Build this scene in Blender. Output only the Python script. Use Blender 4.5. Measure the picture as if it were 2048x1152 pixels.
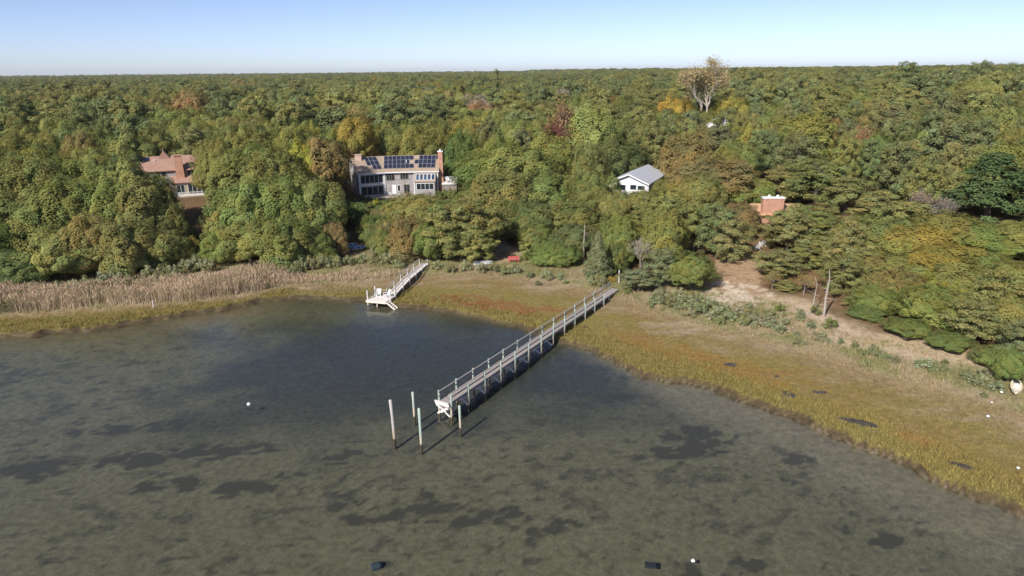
import bpy, math, random
import numpy as np
from mathutils import Vector, Matrix

for o in list(bpy.data.objects):
    bpy.data.objects.remove(o)
S = bpy.context.scene
COL = S.collection

# ------------------------------------------------------------------ camera
cd = bpy.data.cameras.new('camera')
cd.sensor_width = 36.0
cd.lens = 36.0 * 1400.0 / 2048.0
cd.clip_start = 0.5
cd.clip_end = 60000.0
cam = bpy.data.objects.new('camera', cd)
COL.objects.link(cam)
PITCH, ROLL, CAMH = 0.30256, 0.009765, 33.0
fw = Vector((0, math.cos(PITCH), -math.sin(PITCH)))
r0 = Vector((1, 0, 0)); u0 = r0.cross(fw)
rt = r0 * math.cos(ROLL) - u0 * math.sin(ROLL)
up = rt.cross(fw)
cam.matrix_world = Matrix(((rt.x, up.x, -fw.x, 0), (rt.y, up.y, -fw.y, 0), (rt.z, up.z, -fw.z, CAMH), (0, 0, 0, 1)))
S.camera = cam

# ------------------------------------------------------------------ sky, sun, exposure
SUN_EL, SUN_AZ = math.radians(36.5), math.radians(213.0)      # azimuth measured clockwise from +Y: sun behind, left of the camera
W = bpy.data.worlds.new('World'); S.world = W; W.use_nodes = True
nt = W.node_tree
bg = nt.nodes['Background']
sky = nt.nodes.new('ShaderNodeTexSky')
sky.sky_type = 'NISHITA'
sky.sun_disc = False
sky.sun_elevation = SUN_EL
sky.sun_rotation = SUN_AZ
sky.altitude = 0.0
sky.air_density = 0.5
sky.dust_density = 0.5
sky.ozone_density = 1.0
wb = nt.nodes.new('ShaderNodeMix'); wb.data_type = 'RGBA'; wb.blend_type = 'MULTIPLY'; wb.inputs[0].default_value = 1.0
wb.inputs[7].default_value = (0.95, 0.90, 0.97, 1)
nt.links.new(sky.outputs['Color'], wb.inputs[6]); nt.links.new(wb.outputs[2], bg.inputs['Color'])
bg.inputs['Strength'].default_value = 0.128
sl = bpy.data.lights.new('sun', 'SUN')
sl.energy = 5.0
sl.angle = math.radians(0.55)
sl.color = (1.0, 0.93, 0.82)
sun = bpy.data.objects.new('sun', sl)
COL.objects.link(sun)
sd = Vector((math.sin(SUN_AZ) * math.cos(SUN_EL), math.cos(SUN_AZ) * math.cos(SUN_EL), math.sin(SUN_EL)))
sun.rotation_euler = sd.to_track_quat('Z', 'Y').to_euler()
S.view_settings.view_transform = 'Standard'
S.view_settings.look = 'None'
S.view_settings.gamma = 1.0
S.view_settings.exposure = 0.34
S.render.engine = 'CYCLES'
S.cycles.max_bounces = 6
S.cycles.diffuse_bounces = 3
S.cycles.glossy_bounces = 3
S.cycles.transmission_bounces = 4
S.cycles.transparent_max_bounces = 8
S.cycles.volume_bounces = 0
S.cycles.caustics_reflective = False
S.cycles.caustics_refractive = False
HAZE = 4.0e-5          # air: see the haze box at the end

# ------------------------------------------------------------------ helpers
def tag(o, label=None, cat=None, group=None, kind=None):
    if label: o['label'] = label
    if cat: o['category'] = cat
    if group: o['group'] = group
    if kind: o['kind'] = kind
    return o

def empty(name, loc=(0, 0, 0), rz=0.0):
    e = bpy.data.objects.new(name, None)
    COL.objects.link(e)
    e.location = loc
    e.rotation_euler = (0, 0, rz)
    e.empty_display_size = 0.3
    return e

def np_mesh(name, V, Fc, cols=None, smooth=False):
    """V (n,3), Fc (m,k) constant polygon size, cols (n,3) vertex colours"""
    V = np.asarray(V, np.float32); Fc = np.asarray(Fc, np.int32)
    me = bpy.data.meshes.new(name)
    k = Fc.shape[1]
    me.vertices.add(len(V)); me.vertices.foreach_set('co', V.ravel())
    me.loops.add(Fc.size); me.loops.foreach_set('vertex_index', Fc.ravel())
    me.polygons.add(len(Fc))
    me.polygons.foreach_set('loop_start', np.arange(0, Fc.size, k, dtype=np.int32))
    me.polygons.foreach_set('loop_total', np.full(len(Fc), k, np.int32))
    if smooth:
        me.polygons.foreach_set('use_smooth', np.ones(len(Fc), bool))
    me.update(calc_edges=True)
    if cols is not None:
        a = me.attributes.new('col', 'FLOAT_COLOR', 'POINT')
        c4 = np.ones((len(V), 4), np.float32); c4[:, :3] = cols
        a.data.foreach_set('color', c4.ravel())
    return me

def link(name, me, mat=None, parent=None, loc=None):
    o = bpy.data.objects.new(name, me)
    COL.objects.link(o)
    if mat is not None and len(me.materials) == 0:
        me.materials.append(mat)
    if parent is not None: o.parent = parent
    if loc is not None: o.location = loc
    return o

class MB:
    """collects shapes and links them as one mesh"""
    def __init__(s): s.v = []; s.f = []
    def add(s, vs, fs):
        n = len(s.v)
        s.v += [tuple(v) for v in vs]
        s.f += [tuple(i + n for i in f) for f in fs]
        return s
    def box(s, c, size, rz=0.0, m=None):
        hx, hy, hz = [q / 2 for q in size]
        vs = [Vector((x, y, z)) for x in (-hx, hx) for y in (-hy, hy) for z in (-hz, hz)]
        M = Matrix.Rotation(rz, 3, 'Z') if m is None else m
        vs = [M @ v + Vector(c) for v in vs]
        return s.add(vs, [(0, 1, 3, 2), (4, 6, 7, 5), (0, 4, 5, 1), (2, 3, 7, 6), (0, 2, 6, 4), (1, 5, 7, 3)])
    def bar(s, a, b, w, h):
        a, b = Vector(a), Vector(b); d = b - a; L = d.length; d = d / L
        sx = d.cross(Vector((0, 0, 1)))
        if sx.length < 1e-3: sx = Vector((1, 0, 0))
        sx.normalize(); sy = sx.cross(d)
        vs = [p + sx * (i * w / 2) + sy * (j * h / 2) for p in (a, b) for i, j in ((-1, -1), (1, -1), (1, 1), (-1, 1))]
        return s.add(vs, [(3, 2, 1, 0), (4, 5, 6, 7), (0, 1, 5, 4), (1, 2, 6, 5), (2, 3, 7, 6), (3, 0, 4, 7)])
    def tube(s, pts, rad, n=8, caps=True):
        pts = [Vector(p) for p in pts]; base = len(s.v)
        for i, p in enumerate(pts):
            d = (pts[min(i + 1, len(pts) - 1)] - pts[max(i - 1, 0)]).normalized()
            ax = d.cross(Vector((0.13, 0.97, 0.21))).normalized(); ay = d.cross(ax)
            for k in range(n):
                t = 2 * math.pi * k / n
                s.v.append(tuple(p + (ax * math.cos(t) + ay * math.sin(t)) * rad[i]))
        for i in range(len(pts) - 1):
            for k in range(n):
                a = base + i * n + k; b = base + i * n + (k + 1) % n
                s.f.append((a, b, b + n, a + n))
        if caps:
            s.f.append(tuple(base + (len(pts) - 1) * n + k for k in range(n)))
            s.f.append(tuple(base + n - 1 - k for k in range(n)))
        return s
    def prism(s, poly, d):
        """extrude a 3-D polygon by vector d"""
        n = len(poly); d = Vector(d)
        vs = [Vector(p) for p in poly] + [Vector(p) + d for p in poly]
        fs = [tuple(range(n))[::-1], tuple(range(n, 2 * n))] + [(i, (i + 1) % n, n + (i + 1) % n, n + i) for i in range(n)]
        return s.add(vs, fs)
    def mesh(s, name):
        me = bpy.data.meshes.new(name)
        me.from_pydata(s.v, [], s.f)
        me.update()
        return me
    def build(s, name, mat, parent=None, smooth=False, kind=None, label=None):
        me = s.mesh(name)
        if smooth:
            for p in me.polygons: p.use_smooth = True
        o = link(name, me, mat, parent)
        if kind: o['kind'] = kind
        if label: o['label'] = label
        return o

def vnoise(x, y, seed=0):
    """smooth value noise in 0..1, lattice spacing 1"""
    x = np.asarray(x, float); y = np.asarray(y, float)
    xi = np.floor(x).astype(np.int64); yi = np.floor(y).astype(np.int64)
    fx = x - xi; fy = y - yi
    fx = fx * fx * (3 - 2 * fx); fy = fy * fy * (3 - 2 * fy)
    def h(a, b):
        n = (a * 374761393 + b * 668265263 + seed * 1442695041) & 0xFFFFFFFF
        n = ((n ^ (n >> 13)) * 1274126177) & 0xFFFFFFFF
        n = n ^ (n >> 16)
        return (n & 0xFFFFFF) / float(0xFFFFFF)
    return (h(xi, yi) * (1 - fx) + h(xi + 1, yi) * fx) * (1 - fy) + (h(xi, yi + 1) * (1 - fx) + h(xi + 1, yi + 1) * fx) * fy

def fbm(x, y, seed=0, octv=3):
    t = 0; a = 0.5; n = 0
    for i in range(octv):
        t = t + a * vnoise(x * 2 ** i, y * 2 ** i, seed + i * 17); n += a; a *= 0.5
    return t / n

def sst(a, b, x):
    t = np.clip((x - a) / (b - a), 0, 1)
    return t * t * (3 - 2 * t)

# ------------------------------------------------------------------ materials
def new_mat(name):
    m = bpy.data.materials.new(name); m.use_nodes = True
    return m, m.node_tree, m.node_tree.nodes['Principled BSDF']

def noise_node(T, scale, detail=3.0, vec=None, rough=0.55):
    n = T.nodes.new('ShaderNodeTexNoise'); n.inputs['Scale'].default_value = scale
    n.inputs['Detail'].default_value = detail; n.inputs['Roughness'].default_value = rough
    if vec is not None: T.links.new(vec, n.inputs['Vector'])
    return n

def ramp_node(T, fac, stops):
    r = T.nodes.new('ShaderNodeValToRGB'); e = r.color_ramp.elements
    while len(e) < len(stops): e.new(0.5)
    for el, (p, c) in zip(e, stops):
        el.position = p; el.color = (c[0], c[1], c[2], 1)
    T.links.new(fac, r.inputs['Fac'])
    return r

def mixc(T, mode, fac, a, b):
    m = T.nodes.new('ShaderNodeMix'); m.data_type = 'RGBA'; m.blend_type = mode
    for sock, val in ((m.inputs[0], fac), (m.inputs[6], a), (m.inputs[7], b)):
        if isinstance(val, (int, float)): sock.default_value = val
        elif isinstance(val, tuple): sock.default_value = (val[0], val[1], val[2], 1)
        else: T.links.new(val, sock)
    return m.outputs[2]

def bump(T, P, height, strength=0.4, dist=0.05):
    b = T.nodes.new('ShaderNodeBump'); b.inputs['Strength'].default_value = strength; b.inputs['Distance'].default_value = dist
    T.links.new(height, b.inputs['Height']); T.links.new(b.outputs['Normal'], P.inputs['Normal'])

def simple(name, c1, c2=None, scale=3.0, rough=0.8, bmp=0.0, metallic=0.0):
    """two-tone noisy surface"""
    m, T, P = new_mat(name)
    c2 = c2 or tuple(q * 0.72 for q in c1)
    tc = T.nodes.new('ShaderNodeTexCoord')
    n = noise_node(T, scale, 5.0, tc.outputs['Object'])
    r = ramp_node(T, n.outputs['Fac'], [(0.3, c2), (0.7, c1)])
    T.links.new(r.outputs['Color'], P.inputs['Base Color'])
    P.inputs['Roughness'].default_value = rough
    P.inputs['Metallic'].default_value = metallic
    if bmp: bump(T, P, n.outputs['Fac'], bmp)
    return m

def leaf_mat(name, transl=0.2):
    """foliage: the tint of its own tree times the small differences from leaf to leaf"""
    m = bpy.data.materials.new(name); m.use_nodes = True
    T = m.node_tree; T.nodes.clear()
    out = T.nodes.new('ShaderNodeOutputMaterial')
    a = T.nodes.new('ShaderNodeAttribute'); a.attribute_type = 'INSTANCER'; a.attribute_name = 'tint'
    c = T.nodes.new('ShaderNodeAttribute'); c.attribute_type = 'GEOMETRY'; c.attribute_name = 'col'
    col = mixc(T, 'MULTIPLY', 1.0, a.outputs['Color'], c.outputs['Color'])
    d = T.nodes.new('ShaderNodeBsdfDiffuse'); t = T.nodes.new('ShaderNodeBsdfTranslucent')
    ms = T.nodes.new('ShaderNodeMixShader'); ms.inputs[0].default_value = transl
    T.links.new(col, d.inputs['Color']); T.links.new(col, t.inputs['Color'])
    T.links.new(d.outputs[0], ms.inputs[1]); T.links.new(t.outputs[0], ms.inputs[2])
    T.links.new(ms.outputs[0], out.inputs['Surface'])
    return m

def blade_mat(name, transl=0.3):
    m = bpy.data.materials.new(name); m.use_nodes = True
    T = m.node_tree; T.nodes.clear()
    out = T.nodes.new('ShaderNodeOutputMaterial')
    c = T.nodes.new('ShaderNodeAttribute'); c.attribute_name = 'col'
    d = T.nodes.new('ShaderNodeBsdfDiffuse'); t = T.nodes.new('ShaderNodeBsdfTranslucent')
    ms = T.nodes.new('ShaderNodeMixShader'); ms.inputs[0].default_value = transl
    T.links.new(c.outputs['Color'], d.inputs['Color']); T.links.new(c.outputs['Color'], t.inputs['Color'])
    T.links.new(d.outputs[0], ms.inputs[1]); T.links.new(t.outputs[0], ms.inputs[2])
    T.links.new(ms.outputs[0], out.inputs['Surface'])
    return m

M_LEAF = leaf_mat('leaves')
M_BLADE = blade_mat('grass_blades')
M_BARK = simple('bark', (0.17, 0.14, 0.12), (0.08, 0.065, 0.055), 6.0, 0.95)
M_PALEBARK = simple('pale_bark', (0.42, 0.38, 0.33), (0.22, 0.19, 0.16), 3.0, 0.9)
M_GREYBARK = simple('grey_bark', (0.30, 0.27, 0.25), (0.16, 0.14, 0.13), 5.0, 0.9)

# ------------------------------------------------------------------ ground: one sheet, sea bed included
#TERRAIN_BEGIN
SHORE = np.array([(-400, 60), (-150, 74), (-80.4, 82.1), (-67.5, 86.3), (-59.5, 87.2), (-51.8, 90.4), (-48.8, 92.7), (-44.7, 94.7), (-40.6, 97.0),
    (-36.4, 100.1), (-32.3, 101.4), (-27.7, 101.3), (-22.5, 99.9), (-17.2, 97.4), (-12.9, 95.5), (-7.4, 93.2), (-3.1, 90.0), (1.0, 87.5),
    (5.4, 83.3), (7.7, 80.7), (10.5, 77.9), (13.5, 74.0), (16.7, 70.3), (20.2, 69.0), (21.8, 67.1), (25.0, 63.8), (27.0, 61.3), (29.1, 59.2),
    (30.7, 57.7), (31.6, 55.3), (33.4, 53.2), (34.5, 51.2), (35.5, 49.0), (36.8, 47.6), (39.2, 46.1), (45.6, 42.3), (58, 33), (75, 10), (110, -60), (180, -300)], float)
BACK = np.array([(-400, 70), (-150, 82), (-86, 88.9), (-71.9, 92.9), (-65.6, 94), (-59.5, 95.8), (-52, 96.9), (-46.1, 98.6), (-39.7, 101.8), (-35.8, 105.6), (-29.8, 106.8),
    (-22.8, 107.9), (-14.3, 110.5), (-6.1, 110.5), (2.1, 107.1), (9.7, 102.8), (15.3, 97.8), (19.2, 91.9), (24.5, 85.8), (29.9, 81.4), (34.1, 77),
    (38, 72.5), (41.4, 68.4), (44.6, 64.8), (49, 60.3), (56.1, 54.6), (70, 42), (95, 10), (200, -260)], float)
TREE = np.array([(-400, 80), (-150, 92), (-93.7, 98.1), (-79.3, 103.8), (-73.1, 106.2), (-65.8, 107.4), (-60.6, 112), (-54.2, 116), (-44.8, 115.6), (-35.7, 114.5),
    (-30.2, 124), (-22.4, 124), (-15.3, 119.5), (-6.5, 119.5), (-1.2, 122), (4.9, 117), (12.7, 108.9), (18, 102.5), (27, 101), (33, 96.4),
    (37.9, 93), (39.9, 84.5), (41.5, 79.5), (45.8, 76.8), (49, 72.3), (55.7, 69), (62.4, 62), (80, 45), (105, 12), (220, -250)], float)

def seg_dist(px, py, line):
    d = np.full(px.shape, 1e9)
    for (ax, ay), (bx, by) in zip(line[:-1], line[1:]):
        vx, vy = bx - ax, by - ay
        t = np.clip(((px - ax) * vx + (py - ay) * vy) / (vx * vx + vy * vy), 0, 1)
        d = np.minimum(d, np.hypot(px - ax - t * vx, py - ay - t * vy))
    return d

def sdist(x, y, line):
    """signed distance to a line that runs left to right, inland positive"""
    x = np.asarray(x, float); y = np.asarray(y, float)
    d = seg_dist(x, y, line)
    return np.where(y > np.interp(x, line[:, 0], line[:, 1]), d, -d)

def zones(x, y):
    s = sdist(x, y, SHORE)
    near = np.abs(s) < 30
    s = s + np.where(near, (fbm(x * 0.35, y * 0.35, 3) - 0.5) * 2.6 + (vnoise(x * 0.9, y * 0.9, 9) - 0.5) * 0.6, 0)
    return s, sdist(x, y, BACK), sdist(x, y, TREE)

def height(x, y, z3=None):
    x = np.asarray(x, float); y = np.asarray(y, float)
    s, b, t = zones(x, y) if z3 is None else z3
    bed = -0.10 - 0.55 * sst(0, 9, -s) - 0.7 * sst(8, 45, -s) + 0.10 * (fbm(x * 0.3, y * 0.3, 5) - 0.5)
    land = -0.10 + 0.62 * sst(-0.05, 0.55, s) + 0.30 * sst(2, 18, s) + (fbm(x * 0.5, y * 0.5, 21) - 0.5) * 0.16 * sst(0.6, 3, s)
    land = land + 0.45 * sst(-3, 4, b) + 0.5 * sst(0, 8, t) + (fbm(x * 0.12, y * 0.12, 31) - 0.5) * 0.8 * sst(0, 12, t)
    land = land + 4.2 * sst(4, 42, t) + 2.5 * sst(45, 180, t)
    hill = sst(40, 170, x) * sst(120, 290, y)
    land = land + 6.0 * hill + (fbm(x * 0.006, y * 0.006, 41) - 0.5) * 7.0 * sst(150, 600, t)
    land = land * 1.0 - 30.0 * sst(5200, 6800, np.hypot(x, y))
    return np.where(s < 0, bed, land)
#TERRAIN_END

def axis(fine0, fine1, step, lo, hi, grow=1.09, cap=60.0):
    mid = list(np.arange(fine0, fine1 + 1e-6, step))
    a, st = fine1, step
    R = []
    while a < hi:
        st = min(st * grow, cap); a += st; R.append(a)
    a, st = fine0, step
    Lf = []
    while a > lo:
        st = min(st * grow, cap); a -= st; Lf.append(a)
    return np.array(Lf[::-1] + mid + R)

gx = axis(-72, 58, 0.42, -7200, 7200, cap=140)
gy = axis(34, 124, 0.42, -700, 7300, cap=140)
GX, GY = np.meshgrid(gx, gy)
Z3 = zones(GX, GY)
GZ = height(GX, GY, Z3)

def lerpc(c, w, new):
    return c * (1 - w[..., None]) + np.array(new) * w[..., None]

def blob(x, y, cx, cy, rx, ry, ang=0.0, warp=0.35, seed=0):
    """soft irregular patch: 1 inside, 0 outside"""
    ca, sa = math.cos(ang), math.sin(ang)
    dx, dy = x - cx, y - cy
    u = (dx * ca + dy * sa) / rx; v = (-dx * sa + dy * ca) / ry
    q = np.sqrt(u * u + v * v) + (fbm(x * 0.8, y * 0.8, 50 + seed) - 0.5) * 2 * warp * 1.6 + (fbm(x * 2.6, y * 2.6, 90 + seed, 2) - 0.5) * warp
    return 1 - sst(0.75, 1.1, q)

def marsh_colour(x, y, s, b, t):
    n1 = fbm(x * 0.16, y * 0.16, 61); n2 = fbm(x * 0.7, y * 0.7, 71); n3 = fbm(x * 0.22 + 9, y * 0.6, 81)
    c = np.zeros(x.shape + (3,)) + np.array((0.232, 0.190, 0.066))                    # yellow mid marsh
    c = lerpc(c, sst(0.40, 0.66, n1) * 0.6, (0.242, 0.168, 0.066))                    # orange brown
    c = lerpc(c, sst(0.45, 0.75, n2) * 0.5, (0.215, 0.18, 0.055))
    n4 = fbm(x * 0.9 + y * 0.5, y * 0.35 - x * 0.2, 66)
    c = lerpc(c, sst(0.52, 0.72, n4) * 0.4, (0.27, 0.205, 0.10))
    c = lerpc(c, (1 - sst(1.0, 7.5, s + (n2 - 0.5) * 6)) * 0.85, (0.215, 0.182, 0.064))  # greener edge grass
    back = np.where(x < -34, sst(-2.2, -0.4, b + (n3 - 0.5) * 2), sst(-6.5, -0.5, b + (n3 - 0.5) * 8))
    c = lerpc(c, back * 0.8, (0.275, 0.205, 0.125))                                   # dry pinkish wrack
    c = lerpc(c, sst(0.52, 0.68, n3) * back * 0.6, (0.36, 0.285, 0.19))
    for k, (rx_, ry_, ra, rb, rg, rw) in enumerate(((-1.5, 95.5, 9, 2.4, -0.45, 0.5), (17.5, 79.5, 6, 2.0, -0.8, 0.3), (25.5, 73.0, 7.0, 2.3, -0.8, 0.35), (36.5, 56.5, 2.2, 0.9, -0.6, 0.3))):
        c = lerpc(c, blob(x, y, rx_, ry_, ra, rb, rg, 0.6, 1 + k) * rw, (0.26, 0.10, 0.055) if k == 0 else (0.29, 0.14, 0.045))
    return c * 1.3

def ground_colour(x, y, z, s, b, t):
    n1 = fbm(x * 0.16, y * 0.16, 61); n2 = fbm(x * 0.7, y * 0.7, 71)
    c = marsh_colour(x, y, s, b, t) * 0.68
    dune = sst(-1.0, 2.0, b)
    c = lerpc(c, dune, (0.30, 0.245, 0.15))
    c = lerpc(c, dune * sst(0.36, 0.56, fbm(x * 0.3, y * 0.3, 77)) * 0.85, (0.20, 0.19, 0.085))
    sand = sst(-5, -1.5, t + (n1 - 0.5) * 6) * (1 - sst(3, 7, t)) * (1 - sst(-38, -30, -x))
    c = lerpc(c, sand * 0.8 * sst(-34, -24, x), (0.50, 0.39, 0.27))
    lit = sst(1, 6, t + (n2 - 0.5) * 3)
    c = lerpc(c, lit, (0.17, 0.108, 0.06))                                            # leaf litter
    c = lerpc(c, lit * sst(0.5, 0.7, n1) * 0.6, (0.12, 0.09, 0.04))
    # sandy clearing, path and lawns
    yard = np.maximum(blob(x, y, 33.0, 99.0, 4.6, 7.5, -0.3, 0.3, 4), blob(x, y, 37.5, 110.0, 4.0, 8.0, -0.35, 0.3, 5))
    c = lerpc(c, yard, (0.34, 0.24, 0.15))
    c = lerpc(c, blob(x, y, 31.5, 97.0, 4.6, 5.0, 0.2, 0.6, 6) * 0.9, (0.56, 0.48, 0.38))
    c = lerpc(c, blob(x, y, 39.5, 114.5, 3.0, 4.0, 0, 0.4, 7) * 0.7, (0.25, 0.21, 0.07))
    c = lerpc(c, blob(x, y, -1.3, 122.0, 2.0, 8.5, 0.02, 0.35, 8), (0.47, 0.33, 0.22))
    c = lerpc(c, blob(x, y, -18.0, 119.0, 4.5, 1.4, 0.5, 0.3, 9) * 0.9, (0.47, 0.33, 0.2))
    c = lerpc(c, blob(x, y, 40.3, 85.8, 2.2, 6.5, 0.25, 0.4, 10) * 0.9, (0.46, 0.36, 0.27))
    c = lerpc(c, blob(x, y, -26.0, 154.0, 12.5, 5.5, 0.1, 0.3, 11), (0.085, 0.11, 0.035))
    # mud bank and sea bed
    bank = (1 - sst(0.4, 0.8, s)) * sst(-0.6, 0.0, s)
    c = lerpc(c, bank, (0.075, 0.056, 0.034))
    w = 1 - sst(-0.35, 0.0, s)
    bed = np.zeros(x.shape + (3,)) + np.array((0.158, 0.142, 0.100))
    bed = lerpc(bed, sst(0.35, 0.7, n2) * 0.5, (0.140, 0.125, 0.084))
    bed = lerpc(bed, (1 - sst(0.5, 5.5, -s)) * 0.8, (0.15, 0.115, 0.068))                # silty margin
    bed = lerpc(bed, sst(0, 10, x) * (1 - sst(1, 9, -s)) * 0.55, (0.25, 0.21, 0.165))    # sandy right margin
    deep = np.maximum(blob(x, y, -12, 80, 18, 9, -0.35, 0.35, 12), blob(x, y, 5, 74, 9, 5, -0.75, 0.35, 13))
    bed = lerpc(bed, deep * 0.72, (0.055, 0.06, 0.055))
    bed = lerpc(bed, 0.85 * sst(54, 70, y + (n1 - 0.5) * 14) * sst(-46, -30, x + (n1 - 0.5) * 24) * (1 - sst(0, 6, x + (y - 75) * 0.55 - 8)) * (1 - 0.6 * sst(88, 96, y)), (0.045, 0.048, 0.044))
    dark = np.zeros(x.shape)
    for i, (cx, cy, rx, ry) in enumerate([(-7.3, 49.2, 2.2, 1.7), (-11.6, 48.6, 2.6, 1.1), (-14.6, 50.7, 1.7, 1.4), (-25.6, 45.9, 1.1, 0.8), (-3.9, 47.8, 1.5, 1.4),
            (-1.1, 47.7, 1.6, 1.2), (-29.5, 53.2, 3.0, 1.2), (-22.6, 52.6, 3.4, 1.5), (-19.2, 54.2, 2.0, 1.4), (17.5, 58.6, 4.2, 2.6), (14.2, 56.8, 2.5, 1.5),
            (25.0, 55.1, 2.2, 1.3), (23.4, 52.0, 0.6, 0.6), (1.6, 45.2, 1.4, 1.0), (-34.6, 57.4, 4.2, 1.6), (-43.8, 55.9, 4.5, 2.0), (4.0, 46.5, 1.3, 0.9),
            (-27.5, 59.0, 5.0, 1.4), (-15.5, 57.5, 3.4, 1.1), (-38, 63, 6, 1.4), (12.0, 41.2, 2.2, 0.9), (16.5, 41.5, 1.6, 1.2), (-9.5, 42.5, 0.8, 0.5), (28.0, 44.0, 2.0, 0.7)]):
        dark = np.maximum(dark, blob(x, y, cx, cy, rx, ry, 0.15, 0.5, 20 + i))
    stretch = fbm(x * 0.45, y * 0.8, 101, 4)
    dark = np.maximum(dark, sst(0.52, 0.70, stretch) * 0.55 * sst(2, 7, -s) * sst(40, 48, y))
    dark = np.maximum(dark, sst(0.54, 0.70, fbm(x * 1.0, y * 1.4, 111, 3)) * 0.6 * sst(2, 6, -s))
    dark = np.maximum(dark, sst(0.55, 0.70, fbm(x * 0.12, y * 0.3, 117, 3)) * 0.6 * sst(-44, -52, x))
    dark = dark * (0.30 + 0.85 * sst(0.34, 0.60, fbm(x * 0.95, y * 1.5, 127, 3)))
    return c * (1 - w[..., None]) + bed * w[..., None], dark * w

GC, WEED = ground_colour(GX, GY, GZ, *Z3)
nx, ny = len(gx), len(gy)
idx = np.arange(nx * ny).reshape(ny, nx)
quads = np.stack([idx[:-1, :-1], idx[:-1, 1:], idx[1:, 1:], idx[1:, :-1]], -1).reshape(-1, 4)
gme = np_mesh('ground', np.stack([GX, GY, GZ], -1).reshape(-1, 3), quads, GC.reshape(-1, 3), smooth=True)
gme.attributes.new('weed', 'FLOAT', 'POINT').data.foreach_set('value', WEED.astype(np.float32).ravel())
mg, T, P = new_mat('ground')
ga = T.nodes.new('ShaderNodeAttribute'); ga.attribute_name = 'col'
tc = T.nodes.new('ShaderNodeTexCoord')
g1 = noise_node(T, 1.7, 8.0, tc.outputs['Object'], 0.7); g2 = noise_node(T, 9.0, 4.0, tc.outputs['Object'], 0.7)
r1 = ramp_node(T, g1.outputs['Fac'], [(0.3, (0.62, 0.62, 0.62)), (0.7, (1.3, 1.3, 1.3))])
r2 = ramp_node(T, g2.outputs['Fac'], [(0.3, (0.7, 0.7, 0.7)), (0.72, (1.28, 1.28, 1.28))])
cc = mixc(T, 'MULTIPLY', 1.0, ga.outputs['Color'], r1.outputs['Color'])
cc = mixc(T, 'MULTIPLY', 1.0, cc, r2.outputs['Color'])
wa = T.nodes.new('ShaderNodeAttribute'); wa.attribute_name = 'weed'
wn1 = noise_node(T, 2.2, 9.0, tc.outputs['Object'], 0.72)
wm = T.nodes.new('ShaderNodeMath'); wm.operation = 'MULTIPLY_ADD'; wm.inputs[1].default_value = 1.5; wm.inputs[2].default_value = -0.75
T.links.new(wn1.outputs['Fac'], wm.inputs[0])
wsum = T.nodes.new('ShaderNodeMath'); wsum.operation = 'ADD'; T.links.new(wm.outputs[0], wsum.inputs[0]); T.links.new(wa.outputs['Fac'], wsum.inputs[1])
wr = ramp_node(T, wsum.outputs[0], [(0.20, (0, 0, 0)), (0.80, (0.88, 0.88, 0.88))])
cc = mixc(T, 'MIX', wr.outputs['Color'], cc, (0.056, 0.051, 0.044))
T.links.new(cc, P.inputs['Base Color'])
P.inputs['Roughness'].default_value = 1.0; P.inputs['Specular IOR Level'].default_value = 0.1
bump(T, P, g2.outputs['Fac'], 0.6, 0.08)
ground = link('ground', gme, mg)
ground['kind'] = 'structure'

def zg(x, y):
    return float(height(np.array([x]), np.array([y]))[0])

# ------------------------------------------------------------------ water
mw = bpy.data.materials.new('water'); mw.use_nodes = True
T = mw.node_tree; T.nodes.clear()
out = T.nodes.new('ShaderNodeOutputMaterial')
tr = T.nodes.new('ShaderNodeBsdfTransparent'); tr.inputs['Color'].default_value = (0.80, 0.84, 0.80, 1)
gl = T.nodes.new('ShaderNodeBsdfGlossy'); gl.inputs['Roughness'].default_value = 0.06; gl.inputs['Color'].default_value = (1, 1, 1, 1)
ms = T.nodes.new('ShaderNodeMixShader')
geo = T.nodes.new('ShaderNodeNewGeometry')
mp = T.nodes.new('ShaderNodeMapping'); mp.inputs['Rotation'].default_value = (0, 0, math.radians(28)); mp.inputs['Scale'].default_value = (2.2, 0.9, 1)
T.links.new(geo.outputs['Position'], mp.inputs['Vector'])
w1 = noise_node(T, 1.9, 3.0, mp.outputs['Vector'], 0.6); w2 = noise_node(T, 0.5, 2.0, mp.outputs['Vector'])
ad = T.nodes.new('ShaderNodeMath'); ad.operation = 'MULTIPLY_ADD'; ad.inputs[1].default_value = 1.3
T.links.new(w2.outputs['Fac'], ad.inputs[0]); T.links.new(w1.outputs['Fac'], ad.inputs[2])
bp = T.nodes.new('ShaderNodeBump'); bp.inputs['Strength'].default_value = 1.0; bp.inputs["Distance"].default_value = 0.032
T.links.new(ad.outputs[0], bp.inputs['Height'])
T.links.new(bp.outputs['Normal'], gl.inputs['Normal'])
def vmath(op, a, b=None):
    q = T.nodes.new('ShaderNodeMath'); q.operation = op
    for i, v in enumerate((a, b)):
        if v is None: continue
        if isinstance(v, (int, float)): q.inputs[i].default_value = v
        else: T.links.new(v, q.inputs[i])
    return q.outputs[0]
dp = T.nodes.new('ShaderNodeVectorMath'); dp.operation = 'DOT_PRODUCT'      # Schlick reflectance, alike from above and below
T.links.new(bp.outputs['Normal'], dp.inputs[0]); T.links.new(geo.outputs['Incoming'], dp.inputs[1])
refl = vmath('ADD', vmath('MULTIPLY', vmath('POWER', vmath('SUBTRACT', 1.0, vmath('MINIMUM', vmath('ABSOLUTE', dp.outputs['Value']), 1.0)), 5.0), 0.98), 0.02)
T.links.new(refl, ms.inputs[0]); T.links.new(tr.outputs[0], ms.inputs[1]); T.links.new(gl.outputs[0], ms.inputs[2])
T.links.new(ms.outputs[0], out.inputs['Surface'])
wme = np_mesh('water', [(-12000, -1500, 0), (12000, -1500, 0), (12000, 13000, 0), (-12000, 13000, 0)], [(0, 1, 2, 3)])
water = link('water', wme, mw); water['kind'] = 'structure'

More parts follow.
